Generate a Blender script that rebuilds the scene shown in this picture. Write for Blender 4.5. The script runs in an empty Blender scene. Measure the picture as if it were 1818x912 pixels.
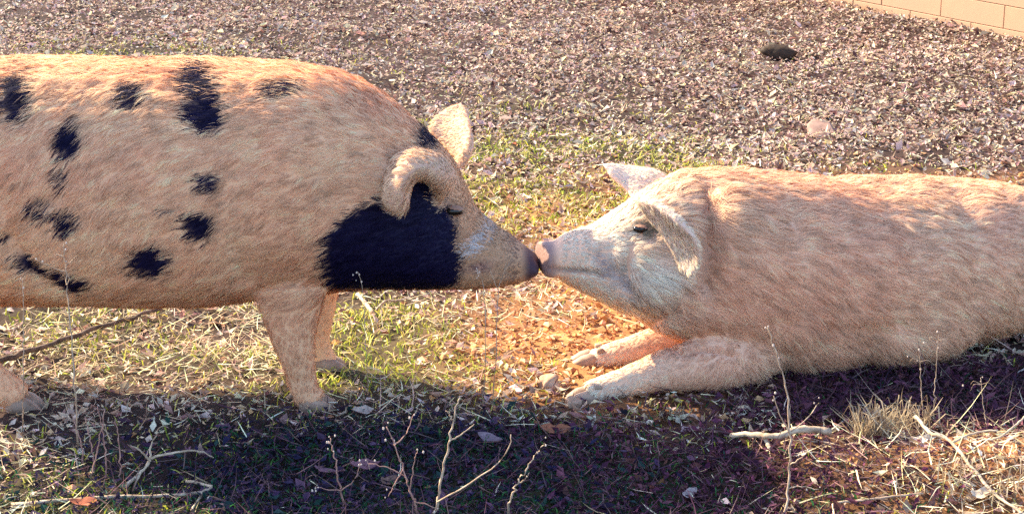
import bpy, bmesh, math, random
import numpy as np
from mathutils import Vector, kdtree

random.seed(7)
rng = np.random.default_rng(11)
SC = bpy.context.scene
COL = SC.collection

# ------------------------------------------------------------------ camera
CAM_H, PITCH, FPX = 1.65, math.radians(17.5), 3335.0     # focal length in pixels of an 1818 px wide frame
cam_d = bpy.data.cameras.new('camera')
cam = bpy.data.objects.new('camera', cam_d)
COL.objects.link(cam)
cam.location = (0, 0, CAM_H)
cam.rotation_euler = (math.pi / 2 - PITCH, 0, 0)
cam_d.sensor_width = 36.0
cam_d.lens = 36.0 * FPX / 1818.0
cam_d.clip_start, cam_d.clip_end = 0.05, 500.0
SC.camera = cam

# ------------------------------------------------------------------ sky, sun, exposure
SUN_AZ, SUN_EL = math.radians(-56), math.radians(34.5)     # from behind the pigs, to the left
to_sun = Vector((math.sin(SUN_AZ) * math.cos(SUN_EL), math.cos(SUN_AZ) * math.cos(SUN_EL), math.sin(SUN_EL)))
world = bpy.data.worlds.new('World')
SC.world = world
world.use_nodes = True
wn = world.node_tree
sky = wn.nodes.new('ShaderNodeTexSky')
sky.sky_type = 'NISHITA'
sky.sun_disc = False
sky.sun_elevation = SUN_EL
sky.sun_rotation = SUN_AZ
sky.ozone_density = 3.0
sky.dust_density = 1.2
wn.links.new(sky.outputs[0], wn.nodes['Background'].inputs[0])
wn.nodes['Background'].inputs[1].default_value = 0.15
sun_d = bpy.data.lights.new('sun', 'SUN')
sun_d.energy = 4.2
sun_d.angle = math.radians(0.5)
sun_d.color = (1.0, 0.88, 0.59)
sun = bpy.data.objects.new('sun', sun_d)
COL.objects.link(sun)
sun.rotation_euler = (-to_sun).to_track_quat('-Z', 'Y').to_euler()
vs = SC.view_settings
vs.view_transform, vs.look, vs.exposure, vs.gamma = 'Standard', 'None', 1.92, 1.0
vs.use_curve_mapping = False
SC.cycles.max_bounces = 8
SC.cycles.diffuse_bounces = 4
SC.cycles.use_denoising = False      # keep single hairs and leaves crisp

# ------------------------------------------------------------------ helpers
CP, SP = math.cos(PITCH), math.sin(PITCH)
def at(u, v, Y):
    """World point seen at photo pixel (u, v) at distance Y into the scene."""
    dx, dy = (u - 909) / FPX, (456 - v) / FPX
    d = (dx, CP + SP * dy, -SP + CP * dy)
    t = Y / d[1]
    return np.array((d[0] * t, Y, CAM_H + d[2] * t))
def gat(u, v, z=0.0):
    """Same, on the level z."""
    dx, dy = (u - 909) / FPX, (456 - v) / FPX
    d = (dx, CP + SP * dy, -SP + CP * dy)
    t = (z - CAM_H) / d[2]
    return np.array((d[0] * t, d[1] * t, z))

def _hash(ix, iy, iz, seed):
    h = (ix.astype(np.int64) * 374761393 + iy.astype(np.int64) * 668265263 + iz.astype(np.int64) * 1274126177 + seed * 974711) & 0xffffffff
    h = ((h ^ (h >> 13)) * 1274126177) & 0xffffffff
    h = (h ^ (h >> 16)) & 0xffffff
    return h / float(0xffffff)
def noise3(p, scale, seed=0):
    q = np.asarray(p, float) * scale
    i = np.floor(q); f = q - i; f = f * f * (3 - 2 * f)
    i = i.astype(np.int64)
    r = 0
    for a in (0, 1):
        for b in (0, 1):
            for c in (0, 1):
                w = (f[:, 0] if a else 1 - f[:, 0]) * (f[:, 1] if b else 1 - f[:, 1]) * (f[:, 2] if c else 1 - f[:, 2])
                r = r + w * _hash(i[:, 0] + a, i[:, 1] + b, i[:, 2] + c, seed)
    return r * 2 - 1
def fbm(p, scale, seed=0, octv=3):
    r, a = 0, 1.0
    for k in range(octv):
        r = r + a * noise3(p, scale * 2 ** k, seed + k * 17); a *= 0.5
    return r
def xy3(x, y):
    x = np.atleast_1d(np.asarray(x, float)); y = np.atleast_1d(np.asarray(y, float))
    return np.stack([x, y, np.zeros_like(x)], 1)
def sstep(a, b, x):
    t = np.clip((x - a) / (b - a), 0, 1); return t * t * (3 - 2 * t)
def norm(v):
    return v / np.maximum(np.linalg.norm(v, axis=-1, keepdims=True), 1e-9)

def ground_z(x, y):
    p = xy3(x, y)
    x, y = p[:, 0], p[:, 1]
    near = 1 - sstep(12, 30, np.abs(y)) * 0.0
    z = 0.018 * fbm(p, 1.3, 3, 3) + 0.008 * fbm(p, 6, 9, 2)
    z = z + 0.055 * np.exp(-(((x - 1.0) / 0.45) ** 2 + ((y - 3.62) / 0.22) ** 2))       # grassy hump in the right foreground
    z = z - 0.035 * np.exp(-(((x - 0.25) / 0.7) ** 2 + ((y - 3.5) / 0.3) ** 2))
    # level where the animals stand or lie
    w = np.exp(-(((x + 0.5) / 0.9) ** 4 + ((y - 4.2) / 0.3) ** 4)) + np.exp(-(((x - 0.75) / 0.8) ** 4 + ((y - 4.4) / 0.4) ** 4))
    z = z * (1 - 0.7 * np.clip(w, 0, 1))
    return z
def gz(x, y):
    return float(ground_z(x, y)[0])

def mesh_np(name, V, F, colors=None, smooth=False, normals=None):
    """Mesh from numpy arrays; F is (n, k) with equal k."""
    me = bpy.data.meshes.new(name)
    V = np.asarray(V, np.float32).reshape(-1, 3); F = np.asarray(F, np.int32)
    n, k = F.shape
    me.vertices.add(len(V)); me.vertices.foreach_set('co', V.ravel())
    me.loops.add(n * k); me.loops.foreach_set('vertex_index', F.ravel())
    me.polygons.add(n)
    me.polygons.foreach_set('loop_start', np.arange(0, n * k, k, dtype=np.int32))
    me.polygons.foreach_set('use_smooth', np.full(n, smooth))
    me.update(calc_edges=True)
    if colors is not None:
        a = me.color_attributes.new('Col', 'FLOAT_COLOR', 'POINT')
        c = np.ones((len(V), 4), np.float32); c[:, :3] = colors
        a.data.foreach_set('color', c.ravel())
    if normals is not None:
        me.normals_split_custom_set_from_vertices(np.asarray(normals, np.float32).reshape(-1, 3).tolist())
    return me
def obj(name, me, mat=None, parent=None, label=None, cat=None, group=None, kind=None):
    o = bpy.data.objects.new(name, me); COL.objects.link(o)
    if mat is not None: o.data.materials.append(mat)
    if parent is not None: o.parent = parent
    if label: o['label'] = label
    if cat: o['category'] = cat
    if group: o['group'] = group
    if kind: o['kind'] = kind
    return o
def empty(name, loc, label, cat, group=None):
    o = bpy.data.objects.new(name, None); COL.objects.link(o)
    o.location = loc; o['label'] = label; o['category'] = cat
    if group: o['group'] = group
    o.empty_display_size = 0.1
    return o
class Geo:
    def __init__(s): s.V, s.F = [], []; s.n = 0
    def add(s, V, F):
        V = np.asarray(V, float).reshape(-1, 3)
        s.V.append(V); s.F += [tuple(i + s.n for i in f) for f in F]; s.n += len(V)
    def mesh(s, name, smooth=True, origin=None):
        V = np.concatenate(s.V)
        if origin is not None: V = V - np.asarray(origin)
        me = bpy.data.meshes.new(name); me.from_pydata(V.tolist(), [], s.F); me.update()
        me.polygons.foreach_set('use_smooth', np.full(len(me.polygons), smooth))
        return me
def loft(G, rings, caps=True):
    """rings: list of (k,3) arrays -> closed tube."""
    k = len(rings[0]); V = np.concatenate(rings); F = []
    for i in range(len(rings) - 1):
        for j in range(k):
            a, b = i * k + j, i * k + (j + 1) % k
            F.append((a, b, b + k, a + k))
    if caps:
        F.append(tuple(reversed(range(k)))); F.append(tuple(range((len(rings) - 1) * k, len(rings) * k)))
    G.add(V, F)
def tube(G, pts, rad, k=6, jitter=0.0):
    pts = np.asarray(pts, float); m = len(pts)
    rad = np.broadcast_to(np.asarray(rad, float), (m,))
    T = norm(np.gradient(pts, axis=0)); ref = np.array((0.3, 0.2, 0.93)); rings = []
    for i in range(m):
        r = ref if abs(T[i] @ ref) < 0.93 else np.array((1.0, 0, 0))
        a = norm(np.cross(T[i], r)); b = np.cross(T[i], a)
        th = np.linspace(0, 2 * math.pi, k, endpoint=False)
        q = rad[i] * (1 + (np.random.default_rng(i + k).random(k) - 0.5) * jitter)
        rings.append(pts[i] + np.cos(th)[:, None] * a * q[:, None] + np.sin(th)[:, None] * b * q[:, None])
    loft(G, rings)
def spline(pts, n):
    """Catmull-Rom through pts."""
    P = np.asarray(pts, float); m = len(P)
    Q = np.vstack([2 * P[0] - P[1], P, 2 * P[-1] - P[-2]])
    out = []
    for s in np.linspace(0, m - 1, n):
        i = min(int(s), m - 2); t = s - i
        p0, p1, p2, p3 = Q[i], Q[i + 1], Q[i + 2], Q[i + 3]
        out.append(0.5 * (2 * p1 + (p2 - p0) * t + (2 * p0 - 5 * p1 + 4 * p2 - p3) * t * t + (3 * p1 - p0 - 3 * p2 + p3) * t ** 3))
    return np.array(out)

# ------------------------------------------------------------------ materials
def new_mat(name):
    m = bpy.data.materials.new(name); m.use_nodes = True
    nt = m.node_tree
    for n in list(nt.nodes): nt.nodes.remove(n)
    return m, nt, nt.nodes.new, nt.links.new
def mat_attr(name, rough=0.8, transl=0.0, spec=0.25, bump=0.0, bump_scale=200, tint=(1, 1, 1)):
    """Colour from the mesh's own colour attribute, with fine grain."""
    m, nt, N, L = new_mat(name)
    out = N('ShaderNodeOutputMaterial'); p = N('ShaderNodeBsdfPrincipled')
    a = N('ShaderNodeAttribute'); a.attribute_name = 'Col'
    p.inputs['Roughness'].default_value = rough
    p.inputs['Specular IOR Level'].default_value = spec
    L(a.outputs['Color'], p.inputs['Base Color'])
    if bump:
        t = N('ShaderNodeTexCoord'); nz = N('ShaderNodeTexNoise'); nz.inputs['Scale'].default_value = bump_scale
        nz.inputs['Detail'].default_value = 4
        L(t.outputs['Object'], nz.inputs['Vector'])
        b = N('ShaderNodeBump'); b.inputs['Strength'].default_value = bump; b.inputs['Distance'].default_value = 0.004
        L(nz.outputs['Fac'], b.inputs['Height']); L(b.outputs['Normal'], p.inputs['Normal'])
    if transl:
        tr = N('ShaderNodeBsdfTranslucent'); L(a.outputs['Color'], tr.inputs['Color'])
        mx = N('ShaderNodeMixShader'); mx.inputs[0].default_value = transl
        L(p.outputs[0], mx.inputs[1]); L(tr.outputs[0], mx.inputs[2]); L(mx.outputs[0], out.inputs[0])
    else:
        L(p.outputs[0], out.inputs[0])
    return m
def mat_noise(name, c1, c2, scale, rough=0.85, bump=0.4, dist=0.004, detail=6, spec=0.25, c3=None, s3=3.0):
    m, nt, N, L = new_mat(name)
    out = N('ShaderNodeOutputMaterial'); p = N('ShaderNodeBsdfPrincipled'); L(p.outputs[0], out.inputs[0])
    p.inputs['Roughness'].default_value = rough; p.inputs['Specular IOR Level'].default_value = spec
    t = N('ShaderNodeTexCoord'); nz = N('ShaderNodeTexNoise'); nz.inputs['Scale'].default_value = scale; nz.inputs['Detail'].default_value = detail
    L(t.outputs['Object'], nz.inputs['Vector'])
    r = N('ShaderNodeValToRGB'); r.color_ramp.elements[0].position = 0.32; r.color_ramp.elements[1].position = 0.68
    r.color_ramp.elements[0].color = (*c1, 1); r.color_ramp.elements[1].color = (*c2, 1)
    L(nz.outputs['Fac'], r.inputs[0]); col = r.outputs[0]
    if c3 is not None:
        n2 = N('ShaderNodeTexNoise'); n2.inputs['Scale'].default_value = s3; n2.inputs['Detail'].default_value = 3
        L(t.outputs['Object'], n2.inputs['Vector'])
        r2 = N('ShaderNodeValToRGB'); r2.color_ramp.elements[0].position = 0.42; r2.color_ramp.elements[1].position = 0.62
        mx = N('ShaderNodeMixRGB'); mx.inputs[2].default_value = (*c3, 1)
        L(n2.outputs['Fac'], r2.inputs[0]); L(r2.outputs[0], mx.inputs[0]); L(col, mx.inputs[1]); col = mx.outputs[0]
    L(col, p.inputs['Base Color'])
    b = N('ShaderNodeBump'); b.inputs['Strength'].default_value = bump; b.inputs['Distance'].default_value = dist
    L(nz.outputs['Fac'], b.inputs['Height']); L(b.outputs['Normal'], p.inputs['Normal'])
    return m

M_soil = mat_attr('soil', rough=0.95, spec=0.1, bump=0.8, bump_scale=90)
M_litter = mat_attr('leaf_litter', rough=0.8, transl=0.18, spec=0.10)
M_grass = mat_attr('grass', rough=0.7, transl=0.35, spec=0.12)
M_skin = mat_attr('pig_skin', rough=0.65, spec=0.18, bump=0.5, bump_scale=160)
M_hair = mat_attr('pig_hair', rough=0.6, transl=0.22, spec=0.10)
M_crumb = mat_attr('soil_crumbs', rough=0.95, spec=0.1, bump=0.5, bump_scale=250)
M_stem = mat_noise('dry_stem', (0.28, 0.17, 0.11), (0.52, 0.38, 0.27), 60, bump=0.3)
M_redstem = mat_noise('red_stem', (0.24, 0.11, 0.09), (0.46, 0.26, 0.20), 60, bump=0.3)
M_bark = mat_noise('grey_bark', (0.05, 0.03, 0.022), (0.17, 0.11, 0.08), 45, bump=0.8)
M_palewood = mat_noise('pale_wood', (0.26, 0.17, 0.11), (0.62, 0.47, 0.33), 50, bump=0.7)
M_seed = mat_noise('seed_head', (0.46, 0.32, 0.25), (0.70, 0.56, 0.46), 120, bump=0.2)
M_block = mat_noise('cream_paint', (0.44, 0.255, 0.15), (0.49, 0.285, 0.17), 14, bump=0.25, c3=(0.46, 0.26, 0.16), s3=2.0)
M_mortar = mat_noise('mortar', (0.33, 0.20, 0.12), (0.38, 0.23, 0.14), 60, bump=0.4)
M_hoof = mat_noise('hoof_horn', (0.26, 0.16, 0.11), (0.46, 0.30, 0.21), 40, rough=0.6, bump=0.4)
M_rock = mat_noise('pale_stone', (0.20, 0.11, 0.085), (0.30, 0.18, 0.14), 30, bump=0.7)
M_log = mat_noise('rotten_bark', (0.020, 0.011, 0.008), (0.06, 0.034, 0.02), 40, bump=1.0)
M_clod = mat_noise('red_clod', (0.34, 0.18, 0.11), (0.56, 0.36, 0.25), 40, bump=1.0, dist=0.006)
M_eye, nt_, N_, L_ = new_mat('eye')
_o = N_('ShaderNodeOutputMaterial'); _p = N_('ShaderNodeBsdfPrincipled'); L_(_p.outputs[0], _o.inputs[0])
_p.inputs['Base Color'].default_value = (0.012, 0.008, 0.006, 1); _p.inputs['Roughness'].default_value = 0.08

# ------------------------------------------------------------------ ground
def graded(lo, hi, a, b, fine, grow=1.18):
    xs = list(np.arange(a, b, fine))
    s, x = fine, b
    while x < hi: xs.append(x); s *= grow; x += s
    xs.append(hi)
    s, x, left = fine, a, []
    while True:
        s *= grow; x -= s
        if x < lo: break
        left.append(x)
    left.append(lo)
    return np.array(left[::-1] + xs)
gx_ = graded(-150, 150, -2.6, 3.4, 0.02); gy_ = graded(-100, 250, 2.8, 6.4, 0.02)
XX, YY = np.meshgrid(gx_, gy_)
px, py = XX.ravel(), YY.ravel()
pz = ground_z(px, py)
P2 = xy3(px, py)
fine = 0.007 * fbm(P2, 28, 31, 2)
pz = pz + fine

def soil_w(x, y):
    """1 where the red soil lies bare: rooted-up patch under the snouts and round the lying pig."""
    p = xy3(x, y)
    d = ((p[:, 0] - 0.28) / 0.42) ** 2 + ((p[:, 1] - 4.55) / 0.55) ** 2
    d2 = ((p[:, 0] - 0.95) / 0.5) ** 2 + ((p[:, 1] - 3.58) / 0.22) ** 2
    d3 = ((p[:, 0] - 0.15) / 0.5) ** 2 + ((p[:, 1] - 5.6) / 0.45) ** 2
    d4 = ((p[:, 0] - 1.25) / 0.9) ** 2 + ((p[:, 1] - 5.7) / 0.4) ** 2
    w = np.exp(-d ** 1.5) + 1.0 * np.exp(-d2 ** 1.5) + 0.55 * np.exp(-d3) + 0.6 * np.exp(-d4 ** 1.5)
    return np.clip(w * (1 + 0.6 * fbm(p, 4, 5, 3)), 0, 1)
def shade_w(x, y):  # painted shade: ground cover coloured darker where the pigs' shadows fall
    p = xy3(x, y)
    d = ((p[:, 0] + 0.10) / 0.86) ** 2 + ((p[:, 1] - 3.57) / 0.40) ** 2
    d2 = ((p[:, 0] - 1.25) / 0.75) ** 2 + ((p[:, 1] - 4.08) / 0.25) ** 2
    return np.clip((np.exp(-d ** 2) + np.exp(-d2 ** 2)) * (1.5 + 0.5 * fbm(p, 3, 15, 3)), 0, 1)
def grass_w(x, y):
    p = xy3(x, y); x, y = p[:, 0], p[:, 1]
    def g(cx, cy, sx, sy): return np.exp(-(((x - cx) / sx) ** 2 + ((y - cy) / sy) ** 2))
    w = (1.5 * g(-0.36, 4.62, 0.22, 0.30) + 0.8 * g(-0.9, 4.65, 0.5, 0.35) + 0.55 * g(-0.25, 4.3, 0.35, 0.25) + 0.9 * g(-1.05, 3.58, 0.25, 0.14)
         + 1.4 * g(0.25, 3.42, 0.34, 0.15) + 0.7 * g(-0.3, 3.6, 0.6, 0.2) + 1.2 * g(0.0, 6.1, 0.6, 0.8) + 0.7 * g(-1.9, 7.2, 0.7, 1.5) + 0.4 * g(0.9, 3.42, 0.4, 0.12)
         + 0.5 * g(0.55, 5.9, 0.8, 0.35))
    return np.clip(w * (0.8 + 0.9 * fbm(p, 3.5, 41, 3)), 0, 1.2)
sw, gw = soil_w(px, py)[:, None], np.clip(grass_w(px, py), 0, 1)[:, None]
n1 = (0.5 + 0.5 * fbm(P2, 9, 77, 4))[:, None]
dark = np.array((0.050, 0.028, 0.024)) * (0.6 + 0.8 * n1)
red = np.array((0.46, 0.195, 0.075)) * (0.65 + 0.6 * n1)
dark = dark * (1 - 0.6 * shade_w(px, py)[:, None])  # shadow of the pigs put into the soil colour
sw = sw * (1 - 0.8 * shade_w(px, py)[:, None])
gcol = dark * (1 - sw) + red * sw
gcol = gcol * (1 - 0.35 * gw) + np.array((0.09, 0.085, 0.03)) * 0.35 * gw
nx, ny = len(gx_), len(gy_)
ii = (np.arange(ny - 1)[:, None] * nx + np.arange(nx - 1)[None, :]).ravel()
ground = obj('ground', mesh_np('ground', np.stack([px, py, pz], 1), np.stack([ii, ii + 1, ii + nx + 1, ii + nx], 1), gcol, True), M_soil, kind='structure')

# ------------------------------------------------------------------ ground cover (leaf litter, straw, grass, crumbs)
def frames(n, tilt):
    """Random orthonormal frames: yaw free, tilt limited."""
    yaw = rng.random(n) * 2 * math.pi
    ti = (rng.random(n) ** 0.8) * tilt; ta = rng.random(n) * 2 * math.pi
    N = np.stack([np.sin(ti) * np.cos(ta), np.sin(ti) * np.sin(ta), np.cos(ti)], 1)
    A = np.stack([np.cos(yaw), np.sin(yaw), np.zeros(n)], 1)
    A = norm(A - N * np.sum(A * N, 1, keepdims=True))
    return A, np.cross(N, A), N
def leaves_np(pos, L, W, tilt, curl=0.3):
    n = len(pos); A, B, N = frames(n, tilt)
    L = L[:, None]; W = W[:, None]
    c = (rng.random((n, 1)) - 0.35) * 2 * curl
    f = (rng.random((n, 1)) * 0.5 - 0.1)
    base = pos - A * L * 0.5 + N * (c * L * 0.3)
    tip = pos + A * L * 0.5 + N * (c * L * 0.5)
    m0 = pos - N * L * 0.05
    l = pos + B * W * 0.5 + A * L * 0.05 * rng.standard_normal((n, 1)) + N * W * f
    r = pos - B * W * 0.5 + A * L * 0.05 * rng.standard_normal((n, 1)) + N * W * f
    V = np.stack([base, r, tip, l, m0], 1).reshape(-1, 3)
    k = (np.arange(n) * 5)[:, None]
    F = np.concatenate([k + np.array([[0, 1, 4]]), k + np.array([[1, 2, 4]]), k + np.array([[2, 3, 4]]), k + np.array([[3, 0, 4]])])
    return V, F
def strips_np(root, mid, tip, width, side):
    """Bent tapering blades: 5 verts, 3 tris."""
    n = len(root); w = width[:, None] * 0.5
    V = np.stack([root - side * w, root + side * w, mid + side * w * 0.8, mid - side * w * 0.8, tip], 1).reshape(-1, 3)
    k = (np.arange(n) * 5)[:, None]
    F = np.concatenate([k + np.array([[0, 1, 2]]), k + np.array([[0, 2, 3]]), k + np.array([[3, 2, 4]])])
    return V, F
def scatter(n, x0, x1, y0, y1):
    return x0 + rng.random(n) * (x1 - x0), y0 + rng.random(n) * (y1 - y0)
def in_wedge(x, y, m=0.9):
    """Keep what the photo's place shows, with a generous margin to either side."""
    return np.abs(x) < y * 0.30 + m
def pick(pal, n, jit=0.18):
    pal = np.array(pal); c = pal[rng.integers(0, len(pal), n)]
    return np.clip(c * (1 + jit * rng.standard_normal((n, 1))) * (1 + 0.06 * rng.standard_normal((n, 3))), 0.004, 0.9)

# fallen leaves: dense far away, thinner near the pigs
WALL_A, WALL_B = np.array((1.57, 9.62)), np.array((2.35, 8.53))
wd = (WALL_B - WALL_A) / np.linalg.norm(WALL_B - WALL_A); wnrm = np.array((wd[1], -wd[0]))   # towards the yard
if wnrm[0] > 0: wnrm = -wnrm
LV, LF, LC = [], [], []; off = 0
def push(S, V, F, C, rep):
    V0, F0, C0 = S
    o = sum(len(v) for v in V0)
    V0.append(V); F0.append(F + o); C0.append(np.repeat(C, rep, 0))
litter = ([], [], [])
pal_far = [(0.68, 0.49, 0.38), (0.66, 0.46, 0.36), (0.58, 0.40, 0.32), (0.70, 0.54, 0.38), (0.28, 0.15, 0.12), (0.50, 0.31, 0.25), (0.10, 0.045, 0.04), (0.62, 0.48, 0.31), (0.56, 0.44, 0.38)]
x, y = scatter(400000, -5.5, 5.5, 4.9, 11.5)
p = xy3(x, y)
keep = in_wedge(x, y, 1.0) & (rng.random(len(x)) < (0.90 + 0.65 * fbm(p, 2.2, 61, 4)) * (1 - 0.88 * soil_w(x, y)) * (1 - 0.55 * np.clip(grass_w(x, y), 0, 1)) * (0.55 + 0.45 * sstep(5.0, 6.2, y)))
keep &= ((x - WALL_A[0]) * wnrm[0] + (y - WALL_A[1]) * wnrm[1]) > -0.02
x, y = x[keep], y[keep]; n = len(x)
L = 0.012 + 0.016 * rng.random(n) ** 1.5 + 0.028 * (rng.random(n) < 0.05)
pos = np.stack([x, y, ground_z(x, y) + 0.004 + 0.016 * rng.random(n)], 1)
V, F = leaves_np(pos, L, L * (0.22 + 0.42 * rng.random(n)), 1.0, 0.5)
pc = pick(pal_far, n, 0.16); bl = (0.5 + 0.6 * fbm(xy3(x, y), 1.1, 301, 3)).clip(0, 1)[:, None]
pc = pc * (1 - 0.18 * bl)
push(litter, V, F, pc, 5)
pal_near = [(0.62, 0.48, 0.34), (0.70, 0.58, 0.42), (0.45, 0.30, 0.20), (0.35, 0.20, 0.15), (0.55, 0.38, 0.28), (0.26, 0.13, 0.12), (0.66, 0.50, 0.42)]
x, y = scatter(52000, -3.0, 3.4, 2.9, 5.3)
p = xy3(x, y)
keep = in_wedge(x, y, 0.9) & (rng.random(len(x)) < (0.5 + 0.5 * fbm(p, 2.5, 67, 3)) * (1 - 0.96 * soil_w(x, y)))
x, y = x[keep], y[keep]; n = len(x)
L = 0.014 + 0.030 * rng.random(n) ** 2.2
pos = np.stack([x, y, ground_z(x, y) + 0.004 + 0.014 * rng.random(n)], 1)
V, F = leaves_np(pos, L, L * (0.25 + 0.35 * rng.random(n)), 0.9, 0.5)
pal_shade = [(0.045, 0.028, 0.06), (0.07, 0.036, 0.075), (0.022, 0.014, 0.034), (0.12, 0.06, 0.10), (0.025, 0.045, 0.045), (0.02, 0.05, 0.042), (0.03, 0.022, 0.06), (0.016, 0.012, 0.018)]  # leaf colours with the shadow painted in
pal_shade_r = [(0.12, 0.035, 0.062), (0.08, 0.022, 0.045), (0.18, 0.065, 0.085), (0.04, 0.012, 0.025), (0.10, 0.04, 0.035)]
def shade_pick(x):
    """Shade painted into the leaves: greenish-grey at the left, purple-red towards the right."""
    n_ = len(x); r_ = rng.random(n_) < sstep(-0.25, 0.45, x)
    return np.where(r_[:, None], pick(pal_shade_r, n_, 0.22), pick(pal_shade, n_, 0.22))
shaded = rng.random(n) < 1.0 * shade_w(x, y)
push(litter, V, F, np.where(shaded[:, None], shade_pick(x), pick(pal_near, n, 0.2)), 5)
x, y = scatter(80000, -1.6, 2.4, 3.0, 4.4)
keep = rng.random(len(x)) < 0.9 * shade_w(x, y); x, y = x[keep], y[keep]; n = len(x)
L = 0.007 + 0.022 * rng.random(n) ** 3
pos = np.stack([x, y, ground_z(x, y) + 0.003 + 0.016 * rng.random(n)], 1)
V, F = leaves_np(pos, L, L * (0.18 + 0.4 * rng.random(n)), 1.1, 0.6)
push(litter, V, F, shade_pick(x), 5)
obj('leaf_litter', mesh_np('leaf_litter', np.concatenate(litter[0]), np.concatenate(litter[1]), np.concatenate(litter[2])), M_litter,
    label='pale pink and brown fallen leaves covering the yard behind the pigs', cat='leaf litter', kind='stuff')

# dry straw and dead grass lying about
straw = ([], [], [])
pal_straw = [(0.80, 0.68, 0.42), (0.72, 0.56, 0.34), (0.84, 0.74, 0.52), (0.46, 0.30, 0.18), (0.64, 0.42, 0.30)]
def straw_field(n, x0, x1, y0, y1, wfun, L0, L1, up, W=0.0022):
    x, y = scatter(n, x0, x1, y0, y1)
    k = in_wedge(x, y, 0.9) & (rng.random(n) < wfun(x, y)); x, y = x[k], y[k]; n = len(x)
    r = np.stack([x, y, ground_z(x, y) + 0.003 + 0.016 * rng.random(n)], 1)
    a = rng.random(n) * 2 * math.pi
    L = (L0 + (L1 - L0) * rng.random(n) ** 2)[:, None]
    e = (rng.random((n, 1)) ** 2) * up
    d = np.concatenate([np.cos(a)[:, None] * np.cos(e), np.sin(a)[:, None] * np.cos(e), np.sin(e)], 1)
    bend = rng.standard_normal((n, 3)) * 0.16
    mid = r + d * L * 0.5 + bend * L * 0.5
    tip = r + (d + bend * 1.6) * L
    tip[:, 2] = np.maximum(tip[:, 2], r[:, 2] - 0.004)
    side = norm(np.cross(d, rng.standard_normal((n, 3)) * 0.5 + np.array((0, 0, 1.0))))
    V, F = strips_np(r, mid, tip, W * (0.6 + 0.8 * rng.random(n)), side)
    push(straw, V, F, pick(pal_straw, n, 0.15), 5)
straw_field(60000, -2.6, 2.8, 3.0, 5.2, lambda x, y: (0.55 + 0.5 * fbm(xy3(x, y), 3, 91, 3)) * (1 - 0.92 * soil_w(x, y)) * (1 - 0.95 * shade_w(x, y)), 0.02, 0.075, 0.6)
straw_field(16000, -3.0, 3.2, 5.2, 7.6, lambda x, y: 0.25 + 0.7 * np.clip(grass_w(x, y), 0, 1), 0.02, 0.06, 0.7, 0.003)
_ps = pal_straw; pal_straw = [(0.07, 0.028, 0.05), (0.11, 0.05, 0.06), (0.04, 0.02, 0.035), (0.20, 0.11, 0.10)]  # straw darkened to painted shadow colours
straw_field(26000, -1.6, 2.4, 3.0, 4.4, lambda x, y: 0.9 * shade_w(x, y), 0.02, 0.09, 0.9)
pal_straw = _ps
straw_field(2000, 0.55, 1.9, 3.2, 3.95, lambda x, y: np.exp(-(((x - 1.15) / 0.45) ** 2 + ((y - 3.6) / 0.25) ** 2)), 0.04, 0.14, 0.8, 0.0026)
obj('straw', mesh_np('straw', np.concatenate(straw[0]), np.concatenate(straw[1]), np.concatenate(straw[2])), M_litter,
    label='dry straw and dead grass scattered over the ground round the pigs', cat='straw', kind='stuff')

# green grass
grass = ([], [], [])
pal_grass = [(0.36, 0.38, 0.04), (0.50, 0.48, 0.06), (0.24, 0.30, 0.05), (0.62, 0.55, 0.12), (0.66, 0.54, 0.22)]
x, y = scatter(190000, -3.2, 2.8, 3.0, 8.6)
k = in_wedge(x, y, 0.9) & (rng.random(len(x)) < 0.9 * grass_w(x, y) ** 1.3 + 0.015 + 0.75 * shade_w(x, y) * (1 - 0.75 * sstep(0.2, 0.6, x) * sstep(3.5, 3.6, y))); x, y = x[k], y[k]; n = len(x)
r = np.stack([x, y, ground_z(x, y)], 1)
a = rng.random(n) * 2 * math.pi; e = 0.5 + 0.9 * rng.random(n)
L = (0.014 + 0.028 * rng.random(n) ** 1.5)[:, None]
d = np.stack([np.cos(a) * np.cos(e), np.sin(a) * np.cos(e), np.sin(e)], 1)
mid = r + d * L * 0.55
dd = d.copy(); dd[:, 2] *= 0.3
tip = mid + dd * L * 0.55
V, F = strips_np(r, mid, tip, 0.0022 + 0.0022 * rng.random(n), norm(np.cross(d, rng.standard_normal((n, 3)))))
shaded = rng.random(n) < shade_w(x, y)
push(grass, V, F, np.where(shaded[:, None], pick([(0.02, 0.10, 0.04), (0.04, 0.15, 0.045), (0.015, 0.08, 0.05), (0.07, 0.15, 0.04)], n, 0.18), pick(pal_grass, n, 0.18)), 5)  # deep green blades, the shadow painted into their colour
obj('grass', mesh_np('grass', np.concatenate(grass[0]), np.concatenate(grass[1]), np.concatenate(grass[2])), M_grass,
    label='short yellow-green grass growing in patches round the pigs', cat='grass', kind='stuff')

# crumbs of rooted-up red soil
x, y = scatter(60000, -1.2, 2.6, 3.1, 6.6)
k = in_wedge(x, y, 0.9) & (rng.random(len(x)) < (0.03 + 0.8 * soil_w(x, y)) * (1 - 0.93 * shade_w(x, y))); x, y = x[k], y[k]; n = len(x)
s = 0.003 + 0.009 * rng.random(n) ** 3
octa = np.array([(1, 0, 0), (0, 1, 0), (-1, 0, 0), (0, -1, 0), (0, 0, 1), (0, 0, -1)], float)
oF = np.array([(0, 1, 4), (1, 2, 4), (2, 3, 4), (3, 0, 4), (1, 0, 5), (2, 1, 5), (3, 2, 5), (0, 3, 5)])
V = np.stack([x, y, ground_z(x, y) + 0.003 + 0.5 * s], 1)[:, None, :] + (octa[None] + 0.35 * rng.standard_normal((n, 6, 3))) * (s[:, None, None] * np.array((1, 1, 0.7)))
F = (np.arange(n) * 6)[:, None, None] + oF[None]
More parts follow.
